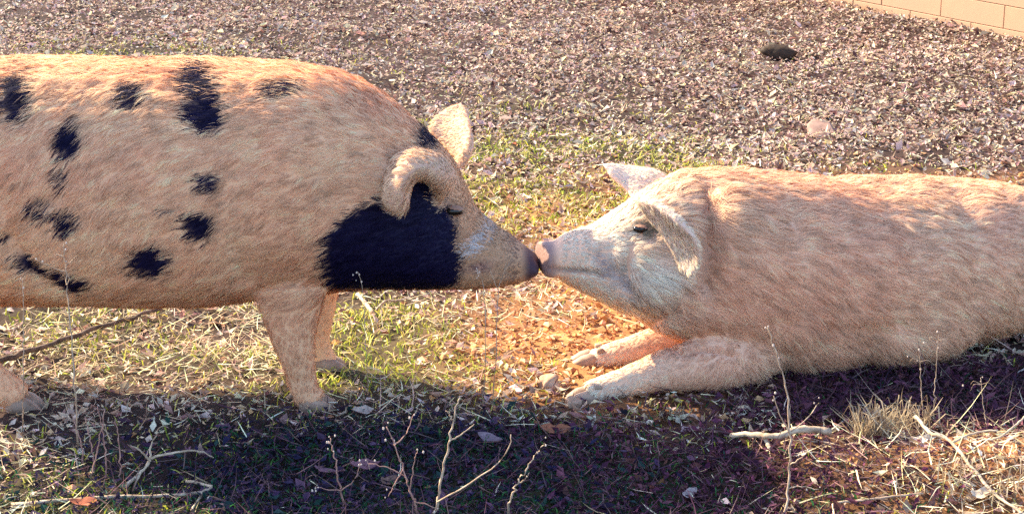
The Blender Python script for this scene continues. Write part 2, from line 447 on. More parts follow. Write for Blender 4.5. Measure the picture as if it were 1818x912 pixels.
cr = pick([(0.48, 0.23, 0.10), (0.54, 0.30, 0.15), (0.36, 0.15, 0.07), (0.56, 0.35, 0.20)], n, 0.15)
obj('soil_crumbs', mesh_np('soil_crumbs', V.reshape(-1, 3), F.reshape(-1, 3), np.repeat(cr, 6, 0)), M_crumb,
    label='crumbs of rooted-up orange soil under the snouts', cat='soil', kind='stuff')

# ------------------------------------------------------------------ block wall, top right
BW, BH, BT = 0.385, 0.108, 0.14
ang = math.atan2(wd[1], wd[0])
wall = obj('block_wall', None) if False else empty('block_wall', (WALL_A[0], WALL_A[1], -0.07), 'cream painted block wall at the back right edge of the leaf-strewn yard', 'wall')
wall.rotation_euler = (0, 0, ang)
Gm = Geo()
def box_mesh(name, sx, sy, sz, bev=0.004):
    bm = bmesh.new(); bmesh.ops.create_cube(bm, size=1.0)
    bmesh.ops.scale(bm, vec=(sx, sy, sz), verts=bm.verts)
    if bev: bmesh.ops.bevel(bm, geom=bm.edges[:], offset=bev, segments=1, affect='EDGES')
    me = bpy.data.meshes.new(name); bm.to_mesh(me); bm.free(); return me
mor = obj('mortar', box_mesh('mortar', 5.2, BT - 0.012, 13 * BH, 0), M_mortar, wall)
LX0 = -1.4
mor.location = (LX0 + 2.6, -BT / 2, 13 * BH / 2)       # local +y is away from the yard or towards it, set below
sgn = 1.0 if (np.array((-math.sin(ang), math.cos(ang))) @ wnrm) < 0 else -1.0
mor.location.y = sgn * BT / 2
bme = box_mesh('block', BW - 0.004, BT, BH - 0.0035, 0.0015)
bme.materials.append(M_block)
u1795 = 1.27
for r in range(13):
    offx = (u1795 - 0.0 if r % 2 == 0 else u1795 + BW / 2) % BW
    for c in range(-1, 14):
        x0 = LX0 + offx + c * BW
        if x0 < LX0 - 0.01 or x0 + BW > LX0 + 5.25: continue
        b = obj('block', bme, None, wall)
        b.location = (x0 + BW / 2, sgn * BT / 2 + random.uniform(-0.0015, 0.0015), (r + 0.5) * BH)

# ------------------------------------------------------------------ pigs
def ell(c, ax, up, b, a, k=28, p=0.9, egg=0.0):
    """Ring: centre c, sideways axis ax, up axis up, half width b, half height a."""
    th = np.linspace(0, 2 * math.pi, k, endpoint=False)
    C, S = np.cos(th), np.sin(th)
    cy = np.sign(C) * np.abs(C) ** p * b * (1 - egg * S)
    cz = np.sign(S) * np.abs(S) ** p * a
    return c + cy[:, None] * ax + cz[:, None] * up
def limb(G, pts, n=14, k=16):
    """pts: (x, y, z, radius along the walk, radius sideways)."""
    P = spline(pts, n); T = norm(np.gradient(P[:, :3], axis=0)); rings = []
    for i in range(n):
        side = np.array((0, 1.0, 0)); side = norm(side - T[i] * (T[i] @ side))
        fw = np.cross(side, T[i])
        rings.append(ell(P[i, :3], side, fw, P[i, 4], P[i, 3], k, 1.0))
    loft(G, rings)
def ear_sheet(rows, nu=24, nv=13, th=0.006):
    """rows: list of (edge, middle, edge) 3-D points from base to tip -> closed shell; returns V, F, grid."""
    R = np.array([[np.asarray(q, float) for q in r] for r in rows])
    E = [spline(R[:, j], nu) for j in range(3)]
    grid = np.zeros((nu, nv, 3))
    for i in range(nu):
        a, m, b = E[0][i], E[1][i], E[2][i]
        c = 2 * m - 0.5 * (a + b)
        t = np.linspace(0, 1, nv)[:, None]
        grid[i] = (1 - t) ** 2 * a + 2 * t * (1 - t) * c + t * t * b
    du = np.gradient(grid, axis=0); dv = np.gradient(grid, axis=1)
    nn = norm(np.cross(du, dv))
    thick = th * np.linspace(1.5, 0.8, nu)[:, None, None]
    V = np.concatenate([(grid + nn * thick).reshape(-1, 3), (grid - nn * thick).reshape(-1, 3)])
    F = []; o = nu * nv
    for i in range(nu - 1):
        for j in range(nv - 1):
            q = (i * nv + j, i * nv + j + 1, (i + 1) * nv + j + 1, (i + 1) * nv + j)
            F.append(q); F.append(tuple(o + e for e in reversed(q)))
    for i in range(nu - 1):
        a, b = i * nv, (i + 1) * nv; F.append((a, b, b + o, a + o))
        a, b = i * nv + nv - 1, (i + 1) * nv + nv - 1; F.append((b, a, a + o, b + o))
    for j in range(nv - 1):
        F.append((j + 1, j, j + o, j + 1 + o)); a = (nu - 1) * nv + j; F.append((a, a + 1, a + 1 + o, a + o))
    return V, F, grid.reshape(-1, 3)
def remesh(G, voxel, smooth):
    me = G.mesh('tmp'); o = bpy.data.objects.new('tmp', me); COL.objects.link(o)
    bm = bmesh.new(); bm.from_mesh(me); bmesh.ops.recalc_face_normals(bm, faces=bm.faces); bm.to_mesh(me); bm.free()
    md = o.modifiers.new('r', 'REMESH'); md.mode = 'VOXEL'; md.voxel_size = voxel; md.adaptivity = 0
    ms = o.modifiers.new('s', 'SMOOTH'); ms.factor = 0.5; ms.iterations = smooth
    dg = bpy.context.evaluated_depsgraph_get()
    ev = bpy.data.meshes.new_from_object(o.evaluated_get(dg))
    bpy.data.objects.remove(o)
    ev.polygons.foreach_set('use_smooth', np.ones(len(ev.polygons), bool))
    return ev
def get_vn(me):
    V = np.empty(len(me.vertices) * 3, np.float32); me.vertices.foreach_get('co', V)
    N = np.empty(len(me.vertices) * 3, np.float32); me.vertices.foreach_get('normal', N)
    return V.reshape(-1, 3).astype(float), N.reshape(-1, 3).astype(float)
def set_v(me, V):
    me.vertices.foreach_set('co', V.astype(np.float32).ravel()); me.update()
def set_col(me, C):
    a = me.color_attributes.new('Col', 'FLOAT_COLOR', 'POINT')
    c = np.ones((len(me.vertices), 4), np.float32); c[:, :3] = C
    a.data.foreach_set('color', c.ravel())
def near_pts(V, pts, r):
    """1 close to a point set."""
    kd = kdtree.KDTree(len(pts))
    for i, q in enumerate(pts): kd.insert(q, i)
    kd.balance()
    lo, hi = pts.min(0) - r, pts.max(0) + r
    out = np.full(len(V), 9.0)
    for i in np.where(np.all((V > lo) & (V < hi), 1))[0]: out[i] = kd.find(V[i])[2]
    return np.clip(1 - out / r, 0, 1)
def tris_of(me):
    me.calc_loop_triangles()
    T = np.empty(len(me.loop_triangles) * 3, np.int32); me.loop_triangles.foreach_get('vertices', T)
    return T.reshape(-1, 3)
def streak(P, Nn, D):
    """Uneven tone of a coat: lighter and darker streaks drawn out along the lie of the hair."""
    D0 = norm(D.mean(0)); B0 = norm(np.cross(D0, (0.0, 1.0, 0.0))); E0 = np.cross(D0, B0)
    W = P + 0.012 * np.stack([noise3(P, 14, 71), noise3(P, 14, 72), noise3(P, 14, 73)], 1)
    q = np.stack([W @ D0 * 18, W @ B0 * 100, W @ E0 * 60], 1)
    n_ = noise3(q, 1.0, 74) + 0.6 * noise3(q, 2.1, 75)
    return 1 + 0.30 * np.clip(n_ - 0.1, -1.1, 0.6)
def line_w(P, pts, r, samp=24):
    """1 on a line drawn over the body, falling off over r."""
    Q = spline(pts, samp); o = np.zeros(len(P))
    idx = np.where(np.all((P > Q.min(0) - 3 * r) & (P < Q.max(0) + 3 * r), 1))[0]
    if len(idx):
        d = np.sqrt(((P[idx][:, None, :] - Q[None]) ** 2).sum(2)).min(1); o[idx] = np.exp(-(d / r) ** 2)
    return o
def grow_hair(name, body, n, comb, length, colour, weight, parent, seed, width=0.0012):
    """Coat of bent tapering hairs gathered in small locks, one mesh."""
    R = np.random.default_rng(seed)
    V, N = get_vn(body); T = tris_of(body)
    a, b, c = V[T[:, 0]], V[T[:, 1]], V[T[:, 2]]
    area = 0.5 * np.linalg.norm(np.cross(b - a, c - a), axis=1) * weight((a + b + c) / 3)
    cdf = np.cumsum(area); cdf /= cdf[-1]
    t = np.searchsorted(cdf, R.random(n)); u, v = R.random(n), R.random(n)
    sw_ = u + v > 1; u[sw_], v[sw_] = 1 - u[sw_], 1 - v[sw_]
    P = a[t] + (b - a)[t] * u[:, None] + (c - a)[t] * v[:, None]
    Nn = norm(N[T[t, 0]] * (1 - u - v)[:, None] + N[T[t, 1]] * u[:, None] + N[T[t, 2]] * v[:, None])
    L = length(P, Nn) * (0.7 + 0.6 * R.random(n))
    # locks
    m = n // 14
    gi = R.choice(n, m, replace=False)
    kd = kdtree.KDTree(m)
    for i, q in enumerate(P[gi]): kd.insert(q, i)
    kd.balance()
    lock = np.array([kd.find(q)[1] for q in P])
    D = comb(P, Nn)
    swirl = np.stack([noise3(P, 9, 5), noise3(P, 9, 6), noise3(P, 9, 7)], 1) * 0.30 + np.stack([noise3(P, 24, 8), noise3(P, 24, 9), noise3(P, 24, 10)], 1) * 0.28
    D = D + swirl + (R.standard_normal((m, 3)) * 0.13)[lock] + R.standard_normal((n, 3)) * 0.10
    D = norm(D - Nn * np.sum(D * Nn, 1, keepdims=True))
    lift = (0.09 + 0.10 * R.random(n) + 0.10 * R.random(m)[lock])[:, None]
    Lc = L[:, None]
    mid = P + Lc * (0.5 * D + lift * Nn * 0.62)
    tip = P + Lc * (D + lift * Nn * 0.75) + np.array((0, 0, -0.12)) * Lc
    gt = tip[gi][lock]; gm = mid[gi][lock]
    ok = (np.linalg.norm(P - P[gi][lock], axis=1) < 0.03)[:, None] * 1.0
    tip = tip + (gt - tip) * 0.55 * ok; mid = mid + (gm - mid) * 0.25 * ok
    side = norm(np.cross(D, Nn) + 0.35 * R.standard_normal((n, 3)))
    w = width * (0.6 + 0.8 * R.random(n))
    # winding that faces outwards
    Vh, Fh = strips_np(P - Nn * 0.002, mid, tip, w, side)
    C = colour(P, Nn) * (1 + 0.07 * R.standard_normal(m)[lock] + 0.08 * R.standard_normal(n))[:, None] * (1 + (streak(P, Nn, D) - 1) * np.clip((L - 0.008) / 0.02, 0.15, 1))[:, None]
    C = np.clip(C, 0.003, 0.92)
    Nh = norm(Nn + 0.25 * norm(np.cross(side, D)) * 0 + 0.10 * R.standard_normal((m, 3))[lock])
    me = mesh_np(name, Vh, Fh, np.repeat(C, 5, 0), True, np.repeat(Nh, 5, 0))
    return obj(name, me, M_hair, parent, kind='stuff')
def hoof(parent, c, d, s=1.0, spread=0.016):
    """A cloven foot: two toes side by side pointing along d (in plan)."""
    d = np.array((d[0], d[1], 0.0)); d /= np.linalg.norm(d); sd = np.array((-d[1], d[0], 0))
    for k in (-1, 1):
        G = Geo(); rings = []
        for f, hw, h in ((-0.030, 0.014, 0.030), (-0.012, 0.017, 0.036), (0.010, 0.016, 0.030), (0.030, 0.011, 0.018), (0.040, 0.004, 0.008)):
            cc = np.asarray(c) + d * f * s + sd * k * spread * s * (1 - 5 * max(f, 0)) + np.array((0, 0, h * 0.5 * s))
            rings.append(ell(cc, sd, np.array((0, 0, 1.0)), hw * s, h * 0.55 * s, 12, 0.8))
        loft(G, rings)
        obj('hoof', G.mesh('hoof'), M_hoof, parent)
        G = Geo(); b0 = np.asarray(c) - d * 0.040 * s + sd * k * 0.017 * s + np.array((0, 0, 0.045 * s))
        tube(G, [b0 + d * .012 * s, b0, b0 - d * .010 * s - np.array((0, 0, .010 * s)), b0 - d * .012 * s - np.array((0, 0, .018 * s))], np.array((.007, .007, .005, .002)) * s, 8)
        obj('dewclaw', G.mesh('dewclaw'), M_hoof, parent)
def eyeball(parent, c, r, squash=0.8):
    bm = bmesh.new(); bmesh.ops.create_uvsphere(bm, u_segments=20, v_segments=12, radius=r)
    bmesh.ops.scale(bm, vec=(1.15, 0.7, squash), verts=bm.verts)
    me = bpy.data.meshes.new('eye'); bm.to_mesh(me); bm.free()
    me.polygons.foreach_set('use_smooth', np.ones(len(me.polygons), bool))
    o = obj('eye', me, M_eye, parent); o.location = c
    for part, lo, hi in (('upper_eyelid', 0.50, 2.0), ('lower_eyelid', -2.0, -0.66)):
        bm = bmesh.new(); bmesh.ops.create_uvsphere(bm, u_segments=24, v_segments=20, radius=r * 1.13)
        kill = [v for v in bm.verts if not (lo * r <= v.co.z + 0.30 * v.co.x * (1 if part == 'upper_eyelid' else -1) <= hi * r)]
        bmesh.ops.delete(bm, geom=kill, context='VERTS')
        bmesh.ops.scale(bm, vec=(1.15, 0.74, squash), verts=bm.verts)
        lm = bpy.data.meshes.new(part); bm.to_mesh(lm); bm.free()
        lm.polygons.foreach_set('use_smooth', np.ones(len(lm.polygons), bool))
        set_col(lm, np.tile(np.array((0.34, 0.17, 0.11)), (len(lm.vertices), 1)))
        obj(part, lm, M_skin, o)
    return o
GUARD = 0.0
def crease(V, N, pts, depth, r, samp=40):
    """Press a soft groove along a polyline into the surface (negative depth raises it)."""
    Q = spline(pts, samp)
    d = np.full(len(V), 9.0)
    lo, hi = Q.min(0) - 3 * r, Q.max(0) + 3 * r
    idx = np.where(np.all((V > lo) & (V < hi), 1))[0]
    if len(idx):
        d[idx] = np.sqrt(((V[idx][:, None, :] - Q[None]) ** 2).sum(2)).min(1)
    return V - N * (depth * np.exp(-(d / r) ** 2) * (1 - GUARD))[:, None]
TH = math.tan(math.radians(17.0))

# ---- standing spotted pig
YS = 4.20
rows = [(-202, 330, 440, .05, 0), (-187, 235, 500, .13, 0), (-150, 165, 540, .19, .05), (-90, 118, 548, .225, .05), (0, 97, 540, .245, .05), (130, 95, 541, .255, .06), (260, 95, 545, .262, .08),
        (380, 96, 540, .26, .08), (470, 101, 530, .25, .06), (545, 108, 522, .235, .04), (610, 121, 516, .215, .05), (680, 157, 513, .195, .10), (740, 207, 512, .175, .18),
        (785, 252, 512, .155, .22), (812, 286, 512, .14, .24), (830, 328, 512, .126, .2), (850, 366, 511, .112, .16), (885, 398, 510, .09, .08), (915, 420, 505, .07, 0),
        (936, 436, 500, .060, 0), (948, 444, 495, .060, 0), (955, 447, 492, .061, 0), (958, 452, 488, .055, 0)]
G = Geo(); rings = []
RR = spline(np.array(rows, float), 70)
HAIRPAD = 0.006
for u, vt, vb, b, e in RR:
    pt, pb = at(u, vt, YS), at(u, vb, YS)
    A = 0.5 * (pt[2] - pb[2]); zc = 0.5 * (pt[2] + pb[2])
    a = math.sqrt(max(A * A - (b * TH) ** 2, (0.6 * A) ** 2)) - HAIRPAD
    rings.append(ell(np.array((0.5 * (pt[0] + pb[0]), YS, zc)), np.array((0, 1.0, 0)), np.array((0, 0, 1.0)), b, a, 32, 0.92, e))
loft(G, rings)
def LP(u, v, Y, rf, rs): return (*at(u, v, Y), rf, rs)
limb(G, [LP(520, 400, 4.10, .115, .07), LP(515, 480, 4.08, .098, .07), LP(515, 530, 4.07, .078, .06), LP(520, 585, 4.065, .056, .048), LP(528, 630, 4.065, .042, .038), LP(534, 665, 4.068, .036, .034), LP(543, 695, 4.07, .034, .033), LP(556, 712, 4.07, .036, .032)])
limb(G, [LP(545, 420, 4.32, .10, .07), LP(548, 500, 4.33, .08, .06), LP(556, 560, 4.33, .055, .045), LP(558, 600, 4.33, .040, .036), LP(566, 625, 4.33, .034, .032), LP(578, 648, 4.33, .034, .03)])
limb(G, [LP(-80, 330, 4.10, .16, .10), LP(-65, 430, 4.07, .14, .09), LP(-60, 490, 4.06, .105, .075), LP(-80, 545, 4.06, .07, .05), LP(-80, 595, 4.06, .05, .04), LP(-48, 640, 4.06, .040, .034), LP(0, 682, 4.065, .036, .033), LP(35, 707, 4.07, .036, .032)])
limb(G, [LP(-90, 330, 4.31, .16, .10), LP(-95, 430, 4.34, .13, .08), LP(-125, 530, 4.34, .07, .05), LP(-155, 575, 4.34, .045, .036), LP(-145, 620, 4.34, .036, .032), LP(-130, 652, 4.34, .036, .032)])
# tail
tube(G, spline([at(-198, 300, YS), at(-230, 320, YS), at(-240, 380, YS - .02), at(-225, 430, YS)], 12), np.linspace(.022, .009, 12), 8)
# near ear: flopped back, cup open towards us, rim bright
ear_n = [(at(782, 360, 4.075), at(795, 345, 4.060), at(810, 326, 4.095)),
         (at(774, 340, 4.045), at(788, 320, 4.015), at(803, 299, 4.085)),
         (at(760, 324, 4.025), at(768, 300, 3.985), at(776, 274, 4.075)),
         (at(742, 318, 4.010), at(736, 292, 3.962), at(730, 263, 4.065)),
         (at(729, 332, 3.995), at(712, 314, 3.945), at(699, 290, 4.040)),
         (at(724, 352, 3.985), at(703, 342, 3.935), at(684, 328, 4.005)),
         (at(722, 368, 3.980), at(704, 364, 3.940), at(685, 356, 3.985)),
         (at(716, 380, 3.975), at(706, 378, 3.955), at(694, 374, 3.970))]
V, F, EN = ear_sheet(ear_n, th=0.0050); G.add(V, F)
ear_f = [(at(765, 235, 4.36), at(790, 262, 4.33), at(822, 300, 4.27)),
         (at(772, 212, 4.40), at(800, 235, 4.36), at(838, 262, 4.28)),
         (at(793, 195, 4.43), at(815, 212, 4.385), at(838, 232, 4.32)),
         (at(812, 185, 4.43), at(824, 196, 4.405), at(834, 206, 4.38)),
         (at(818, 182, 4.42), at(822, 184, 4.42), at(826, 187, 4.41))]
V, F, EF = ear_sheet(ear_f); G.add(V, F)
body = remesh(G, 0.0065, 7)
V, N = get_vn(body)
ear_w_s = np.clip(near_pts(V, np.concatenate([EN, EF]), 0.018) * 2.0, 0, 1)
GUARD = ear_w_s
EYE_S = at(806, 376, 4.078)
ysurf = lambda u, v, w=.0: at(u, v, YS - w)
V = crease(V, N, [at(798, 372, 4.075), at(806, 378, 4.07), at(818, 376, 4.075)], 0.010, 0.012)
V = crease(V, N, [at(790, 362, 4.075), at(806, 360, 4.075), at(822, 366, 4.08)], -0.007, 0.010)
V = crease(V, N, [at(795, 392, 4.07), at(812, 396, 4.07), at(826, 392, 4.08)], -0.005, 0.010)
V = crease(V, N, [at(826, 480, 4.06), at(850, 470, 4.075), at(885, 484, 4.10), at(925, 488, 4.13)], 0.007, 0.009)
V = crease(V, N, [at(830, 448, 4.06), at(860, 436, 4.09), at(885, 430, 4.11)], -0.007, 0.016)
V = crease(V, N, [at(930, 440, 4.14), at(936, 465, 4.135), at(934, 490, 4.15)], 0.005, 0.006)
def on_s(u, v):
    p = at(u, v, 4.0); k = (np.hypot(V[:, 0] - p[0], V[:, 2] - p[2]) < 0.012) & (ear_w_s < 0.05)
    p[1] = V[k, 1].min() if k.any() else p[1]; return p
for uu, dd in ((590, .008), (628, .010), (664, .007)): V = crease(V, N, [on_s(uu + 14, 190), on_s(uu, 260), on_s(uu - 8, 340)], dd * 0.5, 0.022)
V = crease(V, N, [on_s(455, 250), on_s(432, 340), on_s(425, 430), on_s(440, 490)], 0.014, 0.040)
V = crease(V, N, [on_s(525, 260), on_s(520, 340), on_s(512, 420)], -0.014, 0.060)
V = crease(V, N, [on_s(30, 420), on_s(60, 470), on_s(110, 515)], 0.016, 0.030)
V = crease(V, N, [on_s(5, 330), on_s(30, 390), on_s(40, 430)], 0.010, 0.03)
V = crease(V, N, [on_s(470, 520), on_s(515, 505), on_s(560, 515)], 0.005, 0.012)
for uu in (872, 890, 908): V = crease(V, N, [on_s(uu, 415 + 0.8 * (uu - 872)), on_s(uu + 3, 440), on_s(uu - 2, 465)], 0.004, 0.005)
V = crease(V, N, [on_s(500, 612), on_s(525, 606), on_s(550, 612)], 0.002, 0.008)
V = crease(V, N, [on_s(515, 690), on_s(535, 684), on_s(556, 690)], 0.002, 0.007)
# nostrils on the flat end of the snout
for yy in (-0.02, 0.02):
    q = at(958, 468, YS) + np.array((0.0, yy, 0))
    V = crease(V, N, [q, q + np.array((0, 0, .006)), q + np.array((0, 0, .010))], 0.012, 0.008)
V = V + N * (0.0035 * fbm(V, 7, 21, 3) + 0.0012 * noise3(V, 40, 23))[:, None]
set_v(body, V)
MOUTH_S = [np.array((q[0], np.min(V[np.hypot(V[:, 0] - q[0], V[:, 2] - q[2]) < 0.012, 1]), q[2])) for q in (at(830, 482, 4.06), at(850, 476, 4.075), at(885, 486, 4.10), at(925, 489, 4.13))]
def pxz(u, v, Y=4.02):
    p = at(u, v, Y); return p[0], p[2]
spots = [(32, 172, 30, 36, -20, 1), (235, 168, 27, 20, 0, .95), (352, 158, 44, 26, 25, .9), (370, 190, 40, 34, 20, 1), (500, 165, 42, 11, 0, .7), (125, 238, 24, 34, 10, 1), (116, 300, 15, 22, 0, .6), (80, 355, 26, 24, 0, .65),
         (128, 376, 26, 24, 0, .95), (377, 312, 22, 19, 0, .75), (360, 382, 31, 29, 0, 1), (300, 355, 18, 7, 0, .5), (275, 447, 39, 36, -10, 1), (70, 462, 45, 20, 22, 1), (125, 490, 42, 24, 22, 1),
         (8, 408, 14, 12, 0, .8), (-110, 250, 40, 45, 0, 1), (-60, 350, 25, 30, 0, 1), (-190, 300, 35, 40, 0, 1), (0, 120, 30, 9, 0, .6)]
neck = [(578, 400), (600, 385), (640, 358), (690, 338), (730, 312), (768, 312), (786, 345), (792, 378), (808, 408), (812, 450), (816, 480), (812, 516), (780, 530), (700, 535), (620, 530), (585, 515), (574, 480), (574, 440)]
def poly_sd(x, z, poly):
    P = np.array(poly); n = len(P); d = np.full(len(x), 9.0); inside = np.zeros(len(x), bool)
    for i in range(n):
        a, b = P[i], P[(i + 1) % n]; e = b - a
        t = np.clip(((x - a[0]) * e[0] + (z - a[1]) * e[1]) / (e @ e), 0, 1)
        d = np.minimum(d, np.hypot(x - a[0] - e[0] * t, z - a[1] - e[1] * t))
        c = (a[1] > z) != (b[1] > z)
        with np.errstate(divide='ignore', invalid='ignore'):
            inside ^= c & (x < (b[0] - a[0]) * (z - a[1]) / (b[1] - a[1]) + a[0])
    return np.where(inside, -d, d)
NECKP = [pxz(u, v, 4.04) for u, v in neck]
def black_s(P, soft=1.0):
    """Pigment of the spotted pig, 0..1, laid out on the animal's flank."""
    x = P[:, 0] - 0.008 + 0.005 * noise3(P, 30, 51) + 0.003 * noise3(P, 70, 52)
    z = P[:, 2] + 0.005 * noise3(P, 30, 53) + 0.003 * noise3(P, 70, 54)
    m = np.zeros(len(P))
    farx = np.where(P[:, 1] > YS + 0.02, 0.13, 0.0)          # the far flank has its own arrangement
    for u, v, rx, rz, ang_, s_ in spots:
        Yq = 4.02 if v > 200 else 4.06
        cx, cz = pxz(u, v, Yq); k = 1 / 775.0; c_, s2 = math.cos(math.radians(-ang_)), math.sin(math.radians(-ang_))
        dx, dz = x + farx - cx, z - cz
        q = np.sqrt(((dx * c_ + dz * s2) / (rx * k)) ** 2 + ((-dx * s2 + dz * c_) / (rz * k)) ** 2)
        m = np.maximum(m, s_ * (1 - sstep(0.52, 1.28, q)))
    sd = poly_sd(x, z, NECKP)
    m = np.maximum(m, 1 - sstep(-0.014, 0.012, sd))
    cx, cz = pxz(768, 248, 4.1)
    m = np.maximum(m, 0.95 * (1 - sstep(0.6, 1.2, np.hypot((x - cx) / .040, (z - cz) / .046))))
    return m
def skin_s(P):
    pale = np.array((0.80, 0.43, 0.24)) * (1 + 0.10 * fbm(P, 14, 81, 3))[:, None]
    sx = pxz(920, 460)[0]
    fc = sstep(pxz(770, 0)[0], pxz(820, 0)[0], P[:, 0])[:, None]
    pale = pale * (1 - 0.36 * fc)
    snout = sstep(sx, sx + 0.03, P[:, 0])[:, None]
    pale = pale * (1 - snout) + np.array((0.07, 0.035, 0.045)) * snout
    fx, fz = pxz(806, 378, 4.07)
    em = (np.exp(-(((P[:, 0] - fx) / .022) ** 2 + ((P[:, 2] - fz) / .010) ** 2)) * 0.8)[:, None]
    pale = pale * (1 - em) + np.array((0.05, 0.025, 0.025)) * em
    mx, mz = pxz(855, 478, 4.07)
    mm = (np.exp(-(((P[:, 0] - mx) / .03) ** 2 + ((P[:, 2] - mz) / .016) ** 2)) * 0.55)[:, None]
    return pale * (1 - mm) + np.array((0.20, 0.08, 0.09)) * mm
BLK = np.array((0.009, 0.006, 0.028))
eIn = np.zeros(len(V))
def ear_lookup(V0, w0):
    kd = kdtree.KDTree(len(V0)); idx = np.where(w0 > 0)[0]
    kd = kdtree.KDTree(len(idx))
    for j, i in enumerate(idx): kd.insert(V0[i], int(i))
    kd.balance()
    lo, hi = V0[idx].min(0) - .02, V0[idx].max(0) + .02
    def f(P):
        o = np.zeros(len(P))
        for i in np.where(np.all((P > lo) & (P < hi), 1))[0]:
            c_, j, d_ = kd.find(P[i])
            if d_ < 0.012: o[i] = w0[j]
        return o
    return f
earf_s = ear_lookup(V, ear_w_s)
bm_ = (black_s(V) * (1 - ear_w_s))[:, None]
bm_ = np.maximum(bm_, (eIn * 1.3).clip(0, 1)[:, None])
sc_ = skin_s(V); ecol = np.array((0.62, 0.36, 0.25))
sc_ = sc_ * (1 - ear_w_s[:, None]) + ecol * ear_w_s[:, None]
set_col(body, sc_ * (1 - bm_) + BLK * bm_)
pig = empty('spotted_pig', (-0.6, YS, 0), 'standing pink pig with blue-black spots and a black neck patch', 'pig')
inv = np.array((-0.6, YS, 0))
def child(name, me, mat, parent, kind=None):
    o = obj(name, me, mat, parent, kind=kind); o.location = -Vector(parent.location); return o
child('body', body, M_skin, pig)
def comb_s(P, Nn):
    D = np.tile(np.array((-1.0, 0.0, -0.28)), (len(P), 1))
    D[:, 2] -= 0.5 * sstep(-0.55, -0.95, P[:, 0]) * sstep(0.2, 0.6, P[:, 2])
    D[:, 2] += 0.28 * sstep(-0.55, -0.30, P[:, 0])
    leg = sstep(0.27, 0.20, P[:, 2])[:, None]
    D = D * (1 - leg) + np.array((-0.25, 0, -1.0)) * leg
    return D
def len_s(P, Nn):
    L = 0.028 + 0.014 * sstep(0.6, 0.78, P[:, 2])
    hx0, hx1 = pxz(690, 0)[0], pxz(830, 0)[0]
    L = L * (1 - 0.68 * sstep(hx0, hx1, P[:, 0]))
    L = L * (0.45 + 0.55 * sstep(0.18, 0.32, P[:, 2]))
    wx, wz = pxz(848, 442, 4.07)
    L = L + 0.014 * np.exp(-(((P[:, 0] - wx) / .05) ** 2 + ((P[:, 2] - wz) / .03) ** 2))
    return L * (1 - 0.15 * earf_s(P))
def col_s(P, Nn):
    e = earf_s(P)
    b = black_s(P) * (1 - e)
    tone = (0.5 + 0.5 * fbm(P, 5, 101, 3))[:, None]
    c = np.array((0.87, 0.42, 0.24)) * (1 - tone) + np.array((0.95, 0.58, 0.34)) * tone
    fc = sstep(pxz(770, 0)[0], pxz(820, 0)[0], P[:, 0])[:, None]
    c = c * (1 - 0.32 * fc)
    wx, wz = pxz(850, 440, 4.07)
    c = np.where((np.hypot((P[:, 0] - wx) / .05, (P[:, 2] - wz + 0.35 * (wx - P[:, 0])) / .022) < 1.25 * np.random.default_rng(9).random(len(P)) ** 0.7)[:, None], np.array((0.66, 0.55, 0.50)), c)
    mx, mz = pxz(852, 480, 4.07)
    mm = (np.exp(-(((P[:, 0] - mx) / .032) ** 2 + ((P[:, 2] - mz) / .014) ** 2)) * 0.8)[:, None]
    c = c * (1 - mm) + np.array((0.22, 0.09, 0.10)) * mm
    ml = line_w(P, MOUTH_S, 0.006)[:, None] * 0.8
    c = c * (1 - ml) + np.array((0.12, 0.05, 0.06)) * ml
    sn = sstep(pxz(885, 0)[0], pxz(925, 0)[0], P[:, 0])[:, None]
    c = c * (1 - 0.7 * sn) + np.array((0.16, 0.09, 0.09)) * 0.7 * sn
    c = c * (1 - e[:, None]) + np.array((0.80, 0.54, 0.35)) * e[:, None]
    em = (np.exp(-(((P[:, 0] - EYE_S[0]) / .026) ** 2 + ((P[:, 2] - EYE_S[2]) / .013) ** 2)) * 0.85)[:, None] * (P[:, 1] < YS)[:, None]
    c = c * (1 - em) + np.array((0.08, 0.04, 0.04)) * em
    # hair by hair, so that the edge of a spot breaks up
    bb = ((b + 0.34 * np.random.default_rng(4).standard_normal(len(P)) > 0.5) & (b > 0.06)) | (b > 0.95)
    return np.where(bb[:, None], BLK * 1.2, c)
sx0 = pxz(905, 0)[0]; sx1 = pxz(935, 0)[0]
hx_s0, hx_s1 = pxz(700, 0)[0], pxz(790, 0)[0]
def weight_s(P):
    w = 1 - sstep(sx0, sx1, P[:, 0])
    w = w * (1 - np.exp(-(((P[:, 0] - EYE_S[0]) / .016) ** 2 + ((P[:, 2] - EYE_S[2]) / .008) ** 2)))
    w = w * np.where((P[:, 1] > YS + 0.08) & (P[:, 0] < -0.25), 0.25, 1.0) * (1 + 1.4 * sstep(hx_s0, hx_s1, P[:, 0])) * np.where(P[:, 0] < -1.35, 0.3, 1.0)
    return np.where(P[:, 2] < 0.03, 0.2, w)
ho = grow_hair('coat', body, 200000, comb_s, len_s, col_s, weight_s, pig, 5); ho.location = -Vector(pig.location)
def world_child(o): o.location = Vector(o.location) - Vector(o.parent.location)
e1 = eyeball(pig, EYE_S + np.array((0, 0.0080, 0.0)), 0.0175, 0.62); world_child(e1)
e2 = eyeball(pig, EYE_S * np.array((1, 0, 1)) + np.array((0, 2 * YS - EYE_S[1] - 0.004, 0)), 0.0125, 0.62); world_child(e2)
before = set(bpy.data.objects)
for (u, v, Y, d) in ((562, 718, 4.07, (1, -.1)), (585, 652, 4.33, (1, .15)), (45, 713, 4.07, (1, -.15)), (-122, 655, 4.34, (1, 0))):
    c = at(u, v, Y); c[2] = gz(c[0], c[1]) - 0.010
    hoof(pig, c, d, 1.15)
for o in set(bpy.data.objects) - before: o.location = -Vector(pig.location)

